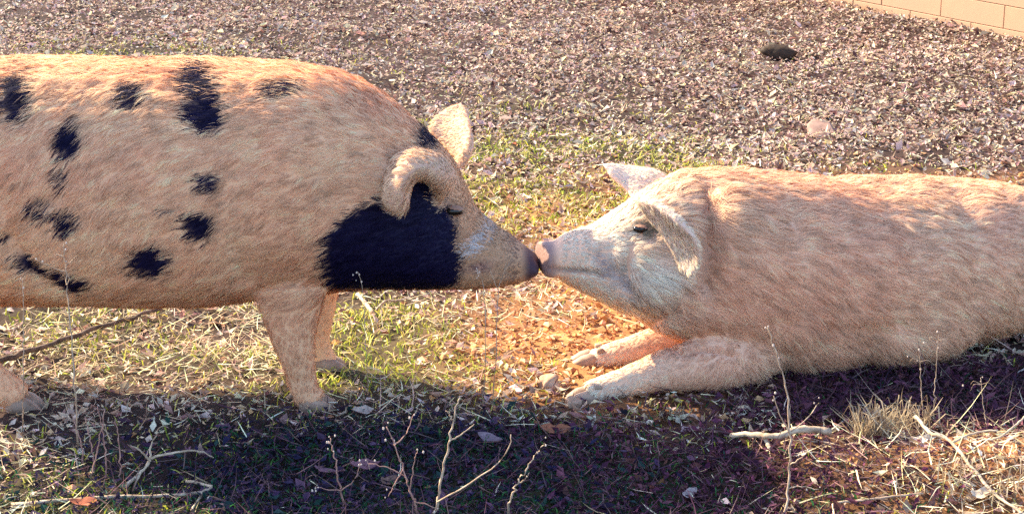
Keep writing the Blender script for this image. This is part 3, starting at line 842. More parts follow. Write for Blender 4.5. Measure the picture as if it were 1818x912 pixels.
# ---- lying pale pig
#      u     Y     vtop  zbot(None: use vbot) vbot  b   egg
rl = [(961, 4.185, 426, 491, .056, 0), (966, 4.187, 424, 493, .060, 0), (973, 4.19, 424, 495, .060, 0), (984, 4.194, 424, 496, .053, 0), (994, 4.197, 418, 500, .055, 0), (1020, 4.21, 406, 517, .072, 0), (1058, 4.23, 395, 536, .094, .08), (1092, 4.25, 375, 554, .120, .15),
      (1120, 4.265, 356, 562, .134, .2), (1150, 4.28, 336, 580, .152, .2), (1185, 4.30, 318, 600, .168, .15), (1222, 4.325, 304, 615, .185, .1), (1265, 4.355, 297, 628, .205, .05), (1320, 4.39, 299, 634, .228, .08),
      (1400, 4.43, 307, 630, .243, .1), (1500, 4.485, 315, 620, .252, .1), (1600, 4.55, 316, 610, .256, .1), (1700, 4.63, 315, 600, .252, .1), (1818, 4.74, 330, 588, .24, .1),
      (1910, 4.84, 362, 575, .21, .05), (1975, 4.92, 415, 560, .14, 0), (1998, 4.95, 460, 530, .05, 0)]
G = Geo(); rings = []
RL = spline(np.array(rl, float), 72)
cen = []
for u, Y, vt, vb, b, e in RL:
    pt, pb = at(u, vt, Y), at(u, vb, Y)
    zb = max(pb[2], -0.015)
    cen.append((0.5 * (pt[0] + pb[0]), Y, 0.5 * (pt[2] + zb), 0.5 * (pt[2] - zb), b, e))
cen = np.array(cen); TT = norm(np.gradient(cen[:, :2], axis=0))
for i, (x0, Y, zc, A, b, e) in enumerate(cen):
    ax = np.array((-TT[i, 1], TT[i, 0], 0.0))
    a = A - HAIRPAD - 0.10 * (b * TH)
    rings.append(ell(np.array((x0, Y, zc)), ax, np.array((0, 0, 1.0)), b, a, 32, 0.88, e))
loft(G, rings)
# near foreleg folded forward along the ground, far foreleg beside it
limb(G, [LP(1400, 560, 4.38, .09, .07), LP(1345, 615, 4.28, .085, .075), LP(1272, 645, 4.195, .070, .065), LP(1200, 655, 4.165, .058, .054), LP(1145, 668, 4.150, .046, .044), LP(1090, 684, 4.135, .035, .036), LP(1045, 697, 4.12, .028, .032)])
limb(G, [LP(1300, 590, 4.42, .08, .07), LP(1230, 600, 4.40, .060, .055), LP(1170, 612, 4.385, .046, .045), LP(1120, 622, 4.375, .036, .036), LP(1075, 634, 4.365, .031, .033), LP(1050, 642, 4.36, .027, .031)])
# haunch
def blob(c, r, ax=(1, 0)):
    d = np.array((ax[0], ax[1], 0.0)); d /= np.linalg.norm(d); s = np.array((-d[1], d[0], 0)); rs = []
    for f in np.linspace(-0.97, 0.97, 12):
        w = math.sqrt(1 - f * f); rs.append(ell(np.asarray(c) + d * f * r[0], s, np.array((0, 0, 1.0)), r[1] * w, r[2] * w, 18, 1.0))
    loft(G, rs)
blob(at(1850, 480, 4.66), (.20, .13, .17), (1, .6))
limb(G, [LP(1900, 540, 4.66, .07, .06), LP(1860, 572, 4.62, .045, .045), LP(1800, 585, 4.58, .03, .03)])
tube(G, spline([at(1985, 440, 4.93), at(2010, 450, 4.95), at(2020, 500, 4.95)], 8), np.linspace(.02, .008, 8), 8)
# shoulder mass on the near side
blob(at(1330, 520, 4.28), (.17, .11, .15), (1, .3))
# belly spreading on the ground
blob(at(1455, 560, 4.37), (.22, .15, .15), (1, .40))
blob(at(1600, 550, 4.43), (.24, .16, .15), (1, .45))
blob(at(1715, 525, 4.56), (.18, .14, .13), (1, .55))
# near jowl
blob(at(1148, 494, 4.185), (.082, .066, .078), (1, .2))
# near ear: springs from the brow, lies back and folds down against the neck
ear_n2 = [(at(1124, 346, 4.185), at(1140, 366, 4.175), at(1160, 388, 4.165)),
          (at(1160, 358, 4.110), at(1168, 384, 4.130), at(1176, 412, 4.140)),
          (at(1194, 380, 4.060), at(1196, 412, 4.105), at(1192, 444, 4.120)),
          (at(1220, 404, 4.035), at(1218, 440, 4.085), at(1206, 476, 4.105)),
          (at(1237, 426, 4.030), at(1231, 456, 4.072), at(1212, 482, 4.090)),
          (at(1243, 448, 4.035), at(1236, 470, 4.062), at(1220, 488, 4.078)),
          (at(1241, 476, 4.050), at(1236, 484, 4.058), at(1227, 492, 4.066))]
V, F, EN2 = ear_sheet(ear_n2, th=0.0055); G.add(V, F)
ear_f2 = [(at(1188, 314, 4.46), at(1165, 334, 4.40), at(1126, 358, 4.35)),
          (at(1160, 300, 4.49), at(1140, 318, 4.42), at(1116, 346, 4.37)),
          (at(1125, 296, 4.49), at(1112, 309, 4.43), at(1102, 332, 4.39)),
          (at(1095, 291, 4.47), at(1089, 301, 4.43), at(1085, 316, 4.40)),
          (at(1070, 290, 4.44), at(1070, 293, 4.43), at(1073, 298, 4.42))]
V, F, EF2 = ear_sheet(ear_f2, th=0.0055); G.add(V, F)
body2 = remesh(G, 0.0065, 7)
V, N = get_vn(body2)
ear_w_l = np.clip(near_pts(V, np.concatenate([EN2, EF2]), 0.018) * 2, 0, 1)
GUARD = ear_w_l
EYE_L = at(1139, 414, 4.150)
# sit the eye on the surface actually built
def surf_y(V, p, r=0.012):
    k = (np.hypot(V[:, 0] - p[0], V[:, 2] - p[2]) < r) & (ear_w_l < 0.05)
    return V[k, 1].min() if k.any() else p[1]
EYE_L[1] = surf_y(V, EYE_L) + 0.006
Yl = EYE_L[1]
def on(u, v, Y0): 
    p = at(u, v, Y0); p[1] = surf_y(V, p, 0.010); return p
V0_ = V.copy()
V = crease(V, N, [on(1128, 414, Yl), on(1140, 418, Yl), on(1152, 412, Yl)], 0.009, 0.011)
V = crease(V, N, [on(1122, 402, Yl), on(1140, 398, Yl), on(1156, 402, Yl)], -0.006, 0.010)
V = crease(V, N, [on(1120, 432, Yl), on(1140, 438, Yl), on(1158, 430, Yl)], -0.007, 0.012)
V = crease(V, N, [on(976, 480, 4.13), on(1010, 484, 4.13), on(1045, 486, 4.13), on(1062, 492, 4.13)], 0.007, 0.007)
V = crease(V, N, [on(982, 430, 4.14), on(986, 460, 4.13), on(984, 488, 4.14)], 0.009, 0.006)
for uu in (1004, 1022, 1042): V = crease(V, N, [on(uu, 422, 4.14), on(uu + 4, 445, 4.13), on(uu, 468, 4.13)], 0.0045, 0.005)
V = crease(V, N, [on(1068, 455, 4.13), on(1085, 490, 4.12), on(1110, 515, 4.12)], 0.008, 0.018)
V = crease(V, N, [on(1100, 460, 4.12), on(1130, 462, 4.12)], -0.010, 0.020)
V = crease(V, N, [on(1245, 330, 4.25), on(1248, 390, 4.2), on(1256, 440, 4.15), on(1250, 510, 4.12)], 0.045, 0.034)
V = crease(V, N, [on(1205, 322, 4.25), on(1222, 360, 4.2), on(1228, 400, 4.15)], -0.014, 0.022)
V = crease(V, N, [on(1118, 448, 4.12), on(1110, 480, 4.12), on(1122, 530, 4.12)], 0.010, 0.012)
V = crease(V, N, [on(1205, 520, 4.12), on(1190, 560, 4.12), on(1160, 585, 4.15)], 0.012, 0.014)
V = crease(V, N, [on(1120, 560, 4.15), on(1150, 568, 4.15), on(1180, 560, 4.15)], 0.006, 0.010)
for k_ in range(3): V = crease(V, N, [on(1104 - 6 * k_, 395 + 14 * k_, Yl), on(1112 - 6 * k_, 402 + 14 * k_, Yl), on(1120 - 4 * k_, 412 + 14 * k_, Yl)], 0.004, 0.005)
V = crease(V, N, [on(1180, 606, 4.18), on(1210, 612, 4.18), on(1240, 606, 4.18), on(1300, 620, 4.18)], 0.012, 0.012)
V = crease(V, N, [on(1180, 560, 4.15), on(1230, 545, 4.15), on(1280, 540, 4.15)], 0.005, 0.02)
for uu, dd in ((1405, .014), (1480, .004), (1600, .006), (1745, .012)): V = crease(V, N, [on(uu, 400, 4.2), on(uu + 20, 480, 4.2), on(uu + 10, 560, 4.2)], dd, 0.04)
V = crease(V, N, [on(1460, 585, 4.2), on(1560, 580, 4.25), on(1660, 590, 4.3)], 0.007, 0.02)
V = V + N * (0.004 * fbm(V, 7, 121, 3) + 0.0012 * noise3(V, 40, 123))[:, None]
set_v(body2, V)
earf_l = ear_lookup(V, ear_w_l)
JOWL = on(1160, 492, 4.12); MOUTH_L = [on(976, 480, 4.13), on(1010, 484, 4.13), on(1045, 486, 4.13), on(1068, 494, 4.13)]
CHEEK_SHADE = [on(1062, 462, 4.13), on(1080, 490, 4.12), on(1110, 516, 4.12)]  # course of the shade painted on the cheek
def skin_l(P):
    c = np.array((0.80, 0.45, 0.29)) * (1 + 0.10 * fbm(P, 14, 181, 3))[:, None]
    fx, fz = EYE_L[0], EYE_L[2]
    em = (np.exp(-(((P[:, 0] - fx) / .020) ** 2 + ((P[:, 2] - fz) / .010) ** 2)) * 0.8)[:, None] * (P[:, 1] < Yl + 0.05)[:, None]
    c = c * (1 - em) + np.array((0.06, 0.04, 0.03)) * em
    ml = line_w(P, MOUTH_L, 0.007)[:, None] * 0.85
    c = c * (1 - ml) + np.array((0.12, 0.045, 0.05)) * ml
    sx = at(985, 460, 4.19)[0]
    s = sstep(sx + .015, sx - .015, P[:, 0])[:, None]
    return c * (1 - s) + np.array((0.30, 0.17, 0.145)) * s
sc_ = skin_l(V); set_col(body2, sc_ * (1 - ear_w_l[:, None]) + np.array((0.76, 0.50, 0.38)) * ear_w_l[:, None])
pig2 = empty('pale_pig', (0.75, 4.45, 0), 'pale cream pig lying on its belly with forelegs stretched out', 'pig')
child('body', body2, M_skin, pig2)
hx_a, hx_b = at(1040, 450, 4.2)[0], at(1230, 450, 4.3)[0]
axl = norm(np.array((0.9, 0.42, 0.0)))
LX0_, LX1 = at(1230, 650, 4.2)[0], at(1390, 650, 4.2)[0]
def comb_l(P, Nn):
    D = np.tile(axl + np.array((0, 0, -0.38)), (len(P), 1))
    head = (1 - sstep(hx_b - .03, hx_b + .03, P[:, 0]))[:, None]
    D = D * (1 - head) + (axl + np.array((0, 0, -0.15))) * head
    leg = (sstep(0.19, 0.09, P[:, 2]) * sstep(LX1, LX0_, P[:, 0]))[:, None]
    return D * (1 - leg) + np.array((-0.6, -0.1, -0.5)) * leg
def len_l(P, Nn):
    L = 0.040 + 0.016 * sstep(0.32, 0.45, P[:, 2])
    f = sstep(hx_a - .06, hx_b, P[:, 0])
    L = L * (0.26 + 0.74 * f)
    jw = np.exp(-(((P[:, 0] - at(1165, 480, 4.15)[0]) / .05) ** 2 + ((P[:, 2] - at(1165, 480, 4.15)[2]) / .06) ** 2))
    L = L * (1 + 0.7 * jw)
    leg = sstep(0.19, 0.09, P[:, 2]) * sstep(LX1, LX0_, P[:, 0])
    L = L * (1 - leg) + 0.014 * leg
    return L * (1 - 0.78 * earf_l(P))
def col_l(P, Nn):
    e = earf_l(P)[:, None]
    tone = (0.5 + 0.3 * fbm(P, 5, 201, 3))[:, None]
    c = np.array((0.85, 0.42, 0.26)) * (1 - tone) + np.array((0.95, 0.59, 0.37)) * tone
    hd = (1 - sstep(hx_a, hx_b + 0.03, P[:, 0]))[:, None]
    c = c * (1 - hd) + np.array((0.90, 0.74, 0.57)) * hd
    # dark lashes and bristles round the eye, shade of the cheek painted grey behind the mouth
    q = ((P[:, 0] - EYE_L[0]) / .040) ** 2 + ((P[:, 2] - EYE_L[2]) / .020) ** 2
    dk = (np.exp(-q) * (0.9 + 0.9 * noise3(P, 45, 203))).clip(0, 1)[:, None] * (P[:, 1] < Yl + .05)[:, None]
    c = c * (1 - 0.8 * dk) + np.array((0.08, 0.07, 0.04)) * 0.8 * dk
    ml = line_w(P, MOUTH_L, 0.006)[:, None] * 0.8
    c = c * (1 - ml) + np.array((0.16, 0.06, 0.07)) * ml
    jl = np.exp(-(((P[:, 0] - JOWL[0]) / .05) ** 2 + ((P[:, 2] - JOWL[2]) / .035) ** 2))[:, None] * 0.8
    c = c * (1 - jl) + np.array((0.92, 0.80, 0.66)) * jl
    gl = line_w(P, CHEEK_SHADE, 0.020)[:, None] * 0.7
    c = c * (1 - gl) + np.array((0.40, 0.28, 0.30)) * gl
    c = c * (1 - e) + np.array((0.90, 0.70, 0.52)) * e
    return c
sx2 = at(990, 460, 4.19)[0]
def weight_l(P):
    w = sstep(sx2 - .008, sx2 + .02, P[:, 0])
    w = w * (1 - np.exp(-(((P[:, 0] - EYE_L[0]) / .014) ** 2 + ((P[:, 2] - EYE_L[2]) / .007) ** 2)))
    w = w * np.where(P[:, 0] > 1.5, 0.3, 1.0)
    far_ = (P[:, 1] - (4.19 + (P[:, 0] - 0.07) * 0.47)) > 0.08
    return np.where(P[:, 2] < 0.0, 0.1, np.where(far_ & (P[:, 0] > hx_b), 0.25, 1.0) * w * (2.4 - 1.4 * sstep(hx_b - .05, hx_b + .05, P[:, 0])))
ho = grow_hair('coat', body2, 200000, comb_l, len_l, col_l, weight_l, pig2, 6, 0.0012); ho.location = -Vector(pig2.location)
e1 = eyeball(pig2, EYE_L + np.array((0, 0.0005, 0)), 0.0155, 0.62); world_child(e1)
before = set(bpy.data.objects)
for (u, v, Y, d) in ((1032, 706, 4.115, (-1, -.15)), (1038, 648, 4.36, (-1, -.1))):
    c = at(u, v, Y); c[2] = gz(c[0], c[1]) - 0.010
    hoof(pig2, c, d, 1.0)
for o in set(bpy.data.objects) - before: o.location = -Vector(pig2.location)

# ------------------------------------------------------------------ sticks, stems, stones
def gpt(u, v, up=0.0):
    p = gat(u, v); z = gz(p[0], p[1]); p = gat(u, v, z + up); p[2] = gz(p[0], p[1]) + up; return p
def stick(name, pts, r0, r1, mat, label, cat='stick', n=22, forks=(), k=7):
    P = spline(pts, n)
    w = np.random.default_rng(abs(hash(label)) % 9999 if False else len(label) * 7 + n)
    P = P + w.standard_normal(P.shape) * r0 * 0.25
    o0 = P[0].copy()
    G = Geo(); tube(G, P, np.linspace(r0, r1, n), k, 0.35)
    o = obj(name, G.mesh(name, True, o0), mat, None, label, cat); o.location = o0
    for f in forks:
        Q = spline(f, 12); Q = Q + w.standard_normal(Q.shape) * r0 * 0.15
        G = Geo(); tube(G, Q, np.linspace(r0 * 0.65, r1 * 0.7, 12), 6, 0.3)
        c = obj('fork', G.mesh('fork', True, o0), mat, o)
    return o
def weed(pts, r, label, mat=M_stem, branches=(), pods=0, podr=0.004, n=26, name='weed_stem'):
    """Upright dry stalk; branches and seed heads are its parts."""
    P = spline(pts, n); w = np.random.default_rng(len(label) * 13 + n + pods)
    P = P + w.standard_normal(P.shape) * r * 0.5
    o0 = P[0].copy()
    r = r * 0.75
    G = Geo(); tube(G, P, np.linspace(r, r * 0.45, n), 6, 0.5)
    o = obj(name, G.mesh(name, True, o0), mat, None, label, 'weed'); o.location = o0
    ends = [P[-1], P[-3], P[-5]]
    for b in branches:
        Q = spline(b, 12); Q = Q + w.standard_normal(Q.shape) * r * 0.3
        G = Geo(); tube(G, Q, np.linspace(r * 0.6, r * 0.3, 12), 5, 0.3)
        obj('side_branch', G.mesh('side_branch', True, o0), mat, o); ends += [Q[-1], Q[-2]]
    if pods:
        for k in range(pods):
            e = ends[k % len(ends)] + w.standard_normal(3) * podr * 1.6
            bm = bmesh.new(); bmesh.ops.create_icosphere(bm, subdivisions=1, radius=podr * (0.35 + 0.4 * w.random()))
            bmesh.ops.scale(bm, vec=(1, 1, 1.4), verts=bm.verts)
            me = bpy.data.meshes.new('seed_head'); bm.to_mesh(me); bm.free()
            c = obj('seed_head', me, M_seed, o); c.location = Vector(e - o0)
    return o

stick('fallen_stick', [gpt(-40, 655, .035), 0.6 * gpt(-40, 655, .035) + 0.4 * gpt(288, 542, .025), gpt(288, 542, .025)], 0.0080, .0050, M_bark, 'long thin grey stick slanting over the leaves under the spotted pig')
Yb = 3.62
stick('forked_branch', [gpt(215, 868, .01), at(250, 838, 3.66), at(272, 812, 3.68), at(310, 803, 3.70), at(352, 800, 3.72), at(378, 812, 3.73)], .0042, .0013, M_palewood, 'arched pale forked branch in the shadow edge at the lower left', 'branch',
      forks=[[at(266, 818, 3.67), at(250, 800, 3.66), at(232, 790, 3.66)], [at(266, 818, 3.67), at(268, 790, 3.68), at(278, 772, 3.69)], [at(250, 838, 3.66), at(240, 860, 3.62), at(238, 868, 3.61)]])
stick('bent_branch', [gpt(20, 895, .008), gpt(120, 886, .012), gpt(230, 882, .014), gpt(330, 878, .016), gpt(366, 872, .016), gpt(372, 864, .018), gpt(330, 853, .02)], .0042, .0034, M_palewood, 'bent pale branch lying lowest at the lower left', 'branch',
      forks=[[gpt(362, 872, .016), gpt(350, 892, .01), gpt(340, 905, .008)]])
stick('sunlit_stick', [gpt(1296, 771, .02), gpt(1345, 769, .035), gpt(1380, 774, .035), gpt(1425, 766, .038), gpt(1472, 770, .03)], .0055, .0085, M_palewood, 'pale knotty stick lying sunlit across the shadow of the lying pig', 'stick',
      forks=[[gpt(1352, 770, .034), gpt(1362, 784, .02), gpt(1368, 796, .01)]])
stick('curled_stalk', [gpt(634, 522, .035), gpt(645, 536, .03), gpt(662, 560, .012)], .005, .006, M_palewood, 'short whitish stalk stuck up in the grass below the black neck', 'stalk')
stick('arched_stalk', [gpt(668, 552, .008), gpt(684, 538, .03), gpt(705, 536, .03), gpt(728, 528, .012)], .0035, .003, M_palewood, 'thin arched stalk beside the whitish stalk below the black neck', 'stalk')
stick('dry_twig', [gpt(1625, 758, .05), gpt(1650, 785, .035), gpt(1690, 800, .03), gpt(1760, 845, .02), gpt(1830, 900, .02)], .004, .003, M_palewood, 'long pale twig running off to the lower right corner', 'twig', forks=[[gpt(1690, 800, .03), gpt(1730, 790, .04), gpt(1770, 786, .05)]])
stick('dry_twig', [gpt(1640, 905, .01), gpt(1720, 880, .02), gpt(1790, 888, .02), gpt(1830, 880, .02)], .0035, .003, M_stem, 'brown twig lying flat at the bottom right edge', 'twig')
stick('dry_twig', [gpt(1740, 800, .01), gpt(1780, 790, .03), gpt(1825, 755, .05)], .003, .002, M_palewood, 'short pale twig rising at the right edge below the lying pig', 'twig')
stick('dry_twig', [gpt(1480, 880, .015), gpt(1560, 862, .02), gpt(1640, 850, .02)], .0026, .002, M_stem, 'fine brown twig on the sunlit straw right of the tall budded stem', 'twig')
stick('dry_twig', [gpt(20, 690, .004), gpt(55, 655, .02), gpt(90, 645, .008)], .003, .002, M_palewood, 'small curved twig just above the hind foot of the spotted pig', 'twig')
stick('dry_twig', [gpt(-10, 575, .01), gpt(15, 585, .02), gpt(36, 580, .008)], .005, .004, M_palewood, 'stubby white twig at the left edge under the belly', 'twig')

# upright weeds in the foreground
weed([gpt(768, 925), at(782, 860, 3.46), at(795, 800, 3.47), at(804, 745, 3.48), at(816, 706, 3.49)], .0042, 'tallest forked pale stem rising at the bottom centre', branches=[[at(776, 890, 3.45), at(830, 860, 3.43), at(880, 825, 3.42), at(905, 790, 3.42), at(906, 770, 3.42)], [at(798, 782, 3.47), at(822, 768, 3.48), at(842, 752, 3.49)], [at(803, 745, 3.48), at(798, 735, 3.48), at(792, 728, 3.48)]])
weed([gpt(898, 925), at(908, 880, 3.46), at(925, 848, 3.47), at(945, 815, 3.48), at(966, 784, 3.49)], .0034, 'leaning knobbly twig right of the tallest stem at the bottom', pods=4, podr=.003, branches=[[at(920, 858, 3.47), at(932, 850, 3.47), at(940, 838, 3.47)]])
weed([gpt(1392, 925), at(1400, 860, 3.50), at(1404, 780, 3.51), at(1398, 710, 3.52), at(1384, 650, 3.53), at(1363, 580, 3.54)], .0034, 'tall budded stem standing in front of the lying pig', pods=12, podr=.0038,
     branches=[[at(1404, 765, 3.51), at(1430, 745, 3.51), at(1455, 714, 3.52)], [at(1402, 768, 3.51), at(1385, 735, 3.51), at(1374, 702, 3.51)], [at(1398, 866, 3.50), at(1420, 862, 3.49), at(1452, 868, 3.48)], [at(1404, 825, 3.5), at(1425, 810, 3.49), at(1436, 798, 3.48)]])
weed([gpt(745, 920), at(730, 875, 3.47), at(712, 820, 3.48), at(688, 756, 3.49)], .0032, 'reddish branched weed left of the tallest stem at the bottom', M_redstem, pods=16, podr=.0036,
     branches=[[at(728, 870, 3.47), at(735, 820, 3.46), at(742, 800, 3.46)], [at(720, 845, 3.48), at(690, 830, 3.47), at(655, 822, 3.47)], [at(700, 790, 3.48), at(720, 770, 3.49), at(736, 732, 3.5)], [at(736, 890, 3.47), at(760, 895, 3.46), at(778, 905, 3.46)], [at(716, 832, 3.48), at(700, 860, 3.46), at(690, 880, 3.45)]])
weed([gpt(612, 905), at(600, 850, 3.52), at(594, 815, 3.52), at(586, 778, 3.52)], .003, 'purplish seed spike in the shadow below the near forefoot', M_redstem, pods=14, podr=.0034, branches=[[at(606, 870, 3.52), at(580, 868, 3.52), at(560, 862, 3.52)], [at(606, 870, 3.52), at(630, 850, 3.51), at(640, 820, 3.51)]])
weed([gpt(138, 800), at(134, 700, 3.74), at(126, 600, 3.75), at(119, 520, 3.76), at(116, 470, 3.76), at(112, 432, 3.76)], .0026, 'thin branched stem in front of the elongated belly spot', pods=5, podr=.003,
     branches=[[at(117, 482, 3.76), at(95, 476, 3.75), at(62, 460, 3.74)], [at(117, 472, 3.76), at(128, 462, 3.76), at(136, 454, 3.76)], [at(118, 505, 3.76), at(123, 495, 3.75), at(122, 484, 3.75)], [at(112, 455, 3.76), at(104, 452, 3.76), at(98, 452, 3.76)]])
weed([gpt(40, 770), at(41, 680, 3.78), at(42, 580, 3.79), at(40, 494, 3.80)], .002, 'thin straight stem at the far left below the flank', pods=3, podr=.0028, branches=[[at(41, 500, 3.8), at(36, 496, 3.8), at(32, 494, 3.8)]])
for i, (u0, v0, u1, v1, lab) in enumerate([(150, 828, 128, 735, 'reddish stalk leftmost in the clump at the left shadow edge'), (168, 836, 150, 740, 'reddish stalk second from left in the clump at the shadow edge'), (158, 850, 186, 728, 'reddish stalk leaning right in the clump at the left shadow edge'),
                                          (190, 850, 174, 720, 'tallest reddish stalk in the middle of the clump at the shadow edge'), (214, 856, 205, 742, 'reddish stalk rightmost in the clump at the left shadow edge')]):
    b = gpt(u0, v0); weed([b, at(0.5 * (u0 + u1) + 3, 0.5 * (v0 + v1), b[1] + .01), at(u1, v1, b[1] + .02)], .0026, lab, M_redstem, n=16 + i, name='reddish_stalk')
weed([gpt(872, 735), at(880, 640, 3.92), at(884, 520, 3.94), at(898, 480, 3.94), at(914, 448, 3.94)], .0015, 'pale forked twig tip in front of the spotted pig mouth', branches=[[at(890, 500, 3.94), at(898, 470, 3.94), at(902, 446, 3.94)], [at(884, 515, 3.94), at(874, 490, 3.94), at(862, 455, 3.94)], [at(906, 463, 3.94), at(914, 462, 3.94), at(924, 462, 3.94)]])
weed([gpt(856, 725), at(862, 620, 3.93), at(858, 510, 3.95), at(846, 478, 3.95)], .0015, 'faint seeded stem in front of the spotted pig lip', pods=7, podr=.0032)
weed([gpt(654, 706), at(650, 620, 3.98), at(644, 520, 4.0), at(636, 482, 4.0)], .0015, 'thin seeded stem in front of the black neck patch', pods=5, podr=.003)
for (u0, v0, u1, v1, lab, br) in [(1655, 762, 1666, 592, 'pale seeded sprig tip before the rear belly of the lying pig', 2), (1640, 770, 1633, 630, 'pale seeded sprig shaped like a small hook at the dark belly edge', 2), (1752, 775, 1741, 670, 'pale drooping sprig in the shadow at the far right', 3)]:
    b = gpt(u0, v0); Yq = b[1] + .03
    weed([b, at(0.5 * (u0 + u1), 0.5 * (v0 + v1), Yq), at(u1, v1, Yq + .01)], .0016, lab, pods=4, podr=.0032, branches=[[at(u1 + 1, v1 + 12, Yq), at(u1 + (14 if k % 2 else -12), v1 + 6 + 3 * k, Yq), at(u1 + (26 if k % 2 else -18), v1 + 12 + 6 * k, Yq)] for k in range(br)])

# dead grass tussock in front of the lying pig
def tussock(c, n, L0, L1, label, spread, lean, seed):
    R = np.random.default_rng(seed)
    a = R.random(n) * 2 * math.pi; r0 = spread * np.sqrt(R.random(n))
    root = np.stack([c[0] + r0 * np.cos(a), c[1] + 0.5 * r0 * np.sin(a), np.zeros(n)], 1); root[:, 2] = ground_z(root[:, 0], root[:, 1])
    L = (L0 + (L1 - L0) * R.random(n))[:, None]
    d = norm(np.stack([R.standard_normal(n) * 0.45 + lean, R.standard_normal(n) * 0.4, 0.9 + 0.2 * R.random(n)], 1))
    mid = root + d * L * 0.55
    out = d * np.array((1.5, 1.5, 0)); droop = R.random((n, 1))
    tip = mid + (out * 0.6 + np.array((0, 0, 0.35)) - np.array((0, 0, 0.95)) * droop) * L * 0.5
    V, F = strips_np(root, mid, tip, 0.0020 + 0.0016 * R.random(n), norm(np.cross(d, R.standard_normal((n, 3)))))
    pal = np.array([(0.44, 0.33, 0.21), (0.34, 0.24, 0.15), (0.54, 0.42, 0.29), (0.24, 0.16, 0.10)])
    C = pal[R.integers(0, 4, n)]
    o = obj('dead_grass_tussock', mesh_np('dead_grass_tussock', V - np.tile(np.array((c[0], c[1], 0)), (len(V), 1)), F, np.repeat(C, 5, 0)), M_grass, None, label, 'dead grass')
    o.location = (c[0], c[1], 0)
tussock(gpt(1590, 775), 170, .06, .15, 'tangled tussock of dead grass before the lying pig belly', .10, 0.0, 3)
tussock(gpt(1545, 785), 90, .06, .16, 'narrow sheaf of dead grass left of the tangled tussock', .04, 0.1, 4)
tussock(gpt(1192, 745), 46, .03, .06, 'small pale sunlit tuft in the shadow under the foreleg', .035, 0.1, 5)
tussock(gpt(1745, 850), 60, .05, .12, 'sprawling bright straw clump near the lower right corner', .13, -0.2, 6)

def lump(name, c, r, mat, label, cat, seed, sub=3, rough=0.25, freq=2.0):
    bm = bmesh.new(); bmesh.ops.create_icosphere(bm, subdivisions=sub, radius=1.0)
    V = np.array([v.co[:] for v in bm.verts]); V = V * (1 + rough * fbm(V, freq, seed, 3))[:, None] * np.array(r)
    me = bpy.data.meshes.new(name); bm.to_mesh(me); bm.free(); me.vertices.foreach_set('co', V.astype(np.float32).ravel()); me.update()
    me.polygons.foreach_set('use_smooth', np.ones(len(me.polygons), bool))
    o = obj(name, me, mat, None, label, cat); o.location = c
    return o
c = gpt(1380, 106); o = lump('bark_chunk', (c[0], c[1], c[2] + .03), (.078, .05, .030), M_log, 'dark chunk of bark among the leaves at the upper right', 'bark', 11)
o.rotation_euler = (0, 0.12, -0.3)
c = gpt(1456, 240); o = lump('flat_stone', (c[0], c[1], c[2] + .018), (.046, .064, .007), M_rock, 'flat pinkish stone lying on the leaves above the pale pig back', 'stone', 12, rough=.3); o.rotation_euler = (0.25, -0.3, 0.6)
c = gpt(976, 690); lump('soil_clod', (c[0], c[1], c[2] + .014), (.026, .022, .02), M_clod, 'red soil clod left of the lying pig forefeet', 'clod', 13, rough=.4)
c = gpt(1018, 722); lump('soil_clod', (c[0], c[1], c[2] + .010), (.02, .02, .014), M_clod, 'smaller soil clod touching the near forefoot of the lying pig', 'clod', 14, rough=.4)

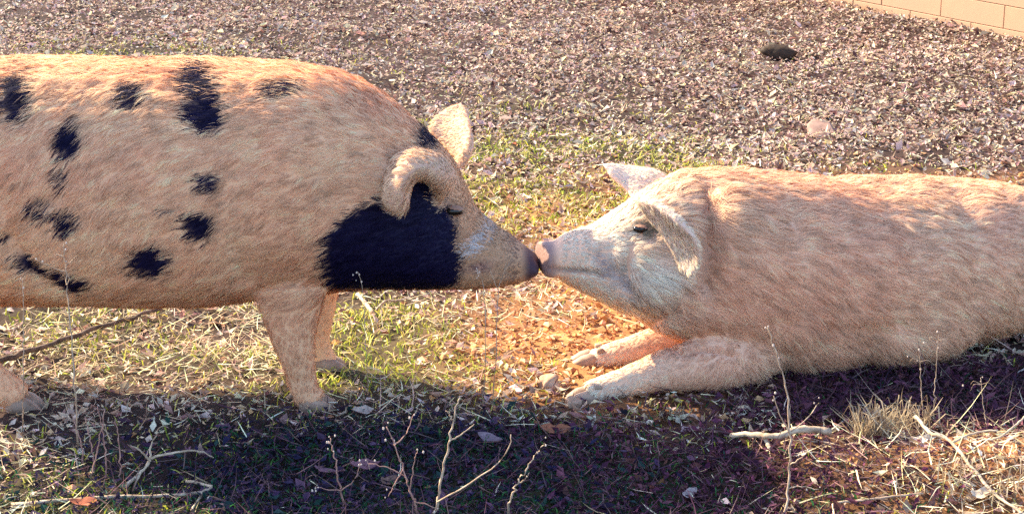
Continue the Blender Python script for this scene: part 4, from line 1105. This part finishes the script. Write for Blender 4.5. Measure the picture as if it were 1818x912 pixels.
# a few large single leaves
def big_leaf(u, v, L, W, yaw, tilt, colr, label, seed):
    R = np.random.default_rng(seed); c = gpt(u, v); n, m = 9, 5
    V = []
    for i in range(n):
        t = i / (n - 1); w = W * 0.5 * math.sin(math.pi * min(1, t * 0.96 + 0.02)) ** 0.8 * (1 + 0.18 * math.sin(9 * t + seed))
        for j in range(m):
            s = (j / (m - 1) - 0.5) * 2
            V.append(((t - .5) * L, s * w, 0.20 * abs(s) * w + 0.12 * L * (2 * t - 1) ** 2 + 0.02 * L * R.standard_normal()))
    F = [(i * m + j, i * m + j + 1, (i + 1) * m + j + 1, (i + 1) * m + j) for i in range(n - 1) for j in range(m - 1)]
    me = bpy.data.meshes.new('fallen_leaf'); me.from_pydata(V, [], F); me.update()
    me.polygons.foreach_set('use_smooth', np.ones(len(F), bool))
    Cc = np.tile(np.array(colr), (len(V), 1)) * (1 + 0.12 * R.standard_normal((len(V), 1))); set_col(me, Cc)
    o = obj('fallen_leaf', me, M_litter, None, label, 'leaf'); o.location = (c[0], c[1], c[2] + .016); o.rotation_euler = (tilt, 0.1, yaw)
for a in [(148, 904, .055, .03, .3, .2, (.42, .13, .07), 'rusty red leaf at the bottom left edge', 1), (585, 850, .08, .035, 2.6, .3, (.22, .11, .14), 'long mauve leaf beside the purplish seed spike', 2), (648, 838, .07, .035, .4, .2, (.26, .12, .14), 'broad pinkish leaf under the reddish branched weed', 3),
          (690, 868, .06, .03, 1.2, .3, (.22, .12, .09), 'brown leaf at the foot of the reddish branched weed', 4), (870, 790, .06, .03, -.4, .2, (.24, .16, .18), 'greyish leaf in the shade inside the curved branch', 5), (985, 775, .07, .04, .2, .25, (.36, .13, .07), 'red-brown leaf at the shadow edge under the snouts', 6),
          (1222, 890, .06, .022, 1.0, .5, (.40, .30, .28), 'pale upturned leaf at the bottom between the twig and budded stem', 7), (645, 740, .05, .03, .2, .3, (.50, .38, .31), 'pale leaf right of the near forefoot in the shade', 8), (640, 72, .06, .04, .5, .2, (.50, .22, .16), 'reddish leaf high in the litter above the spotted pig', 9),
          (340, 78, .06, .035, -.3, .2, (.50, .24, .15), 'reddish leaf at the litter edge over the spotted back', 10), (855, 28, .05, .04, 1.4, .8, (.80, .72, .68), 'whitish upturned leaf at the top centre', 11), (1740, 865, .07, .03, .8, .3, (.66, .50, .36), 'tan leaf among the straw near the lower right corner', 12)]:
    big_leaf(*a)
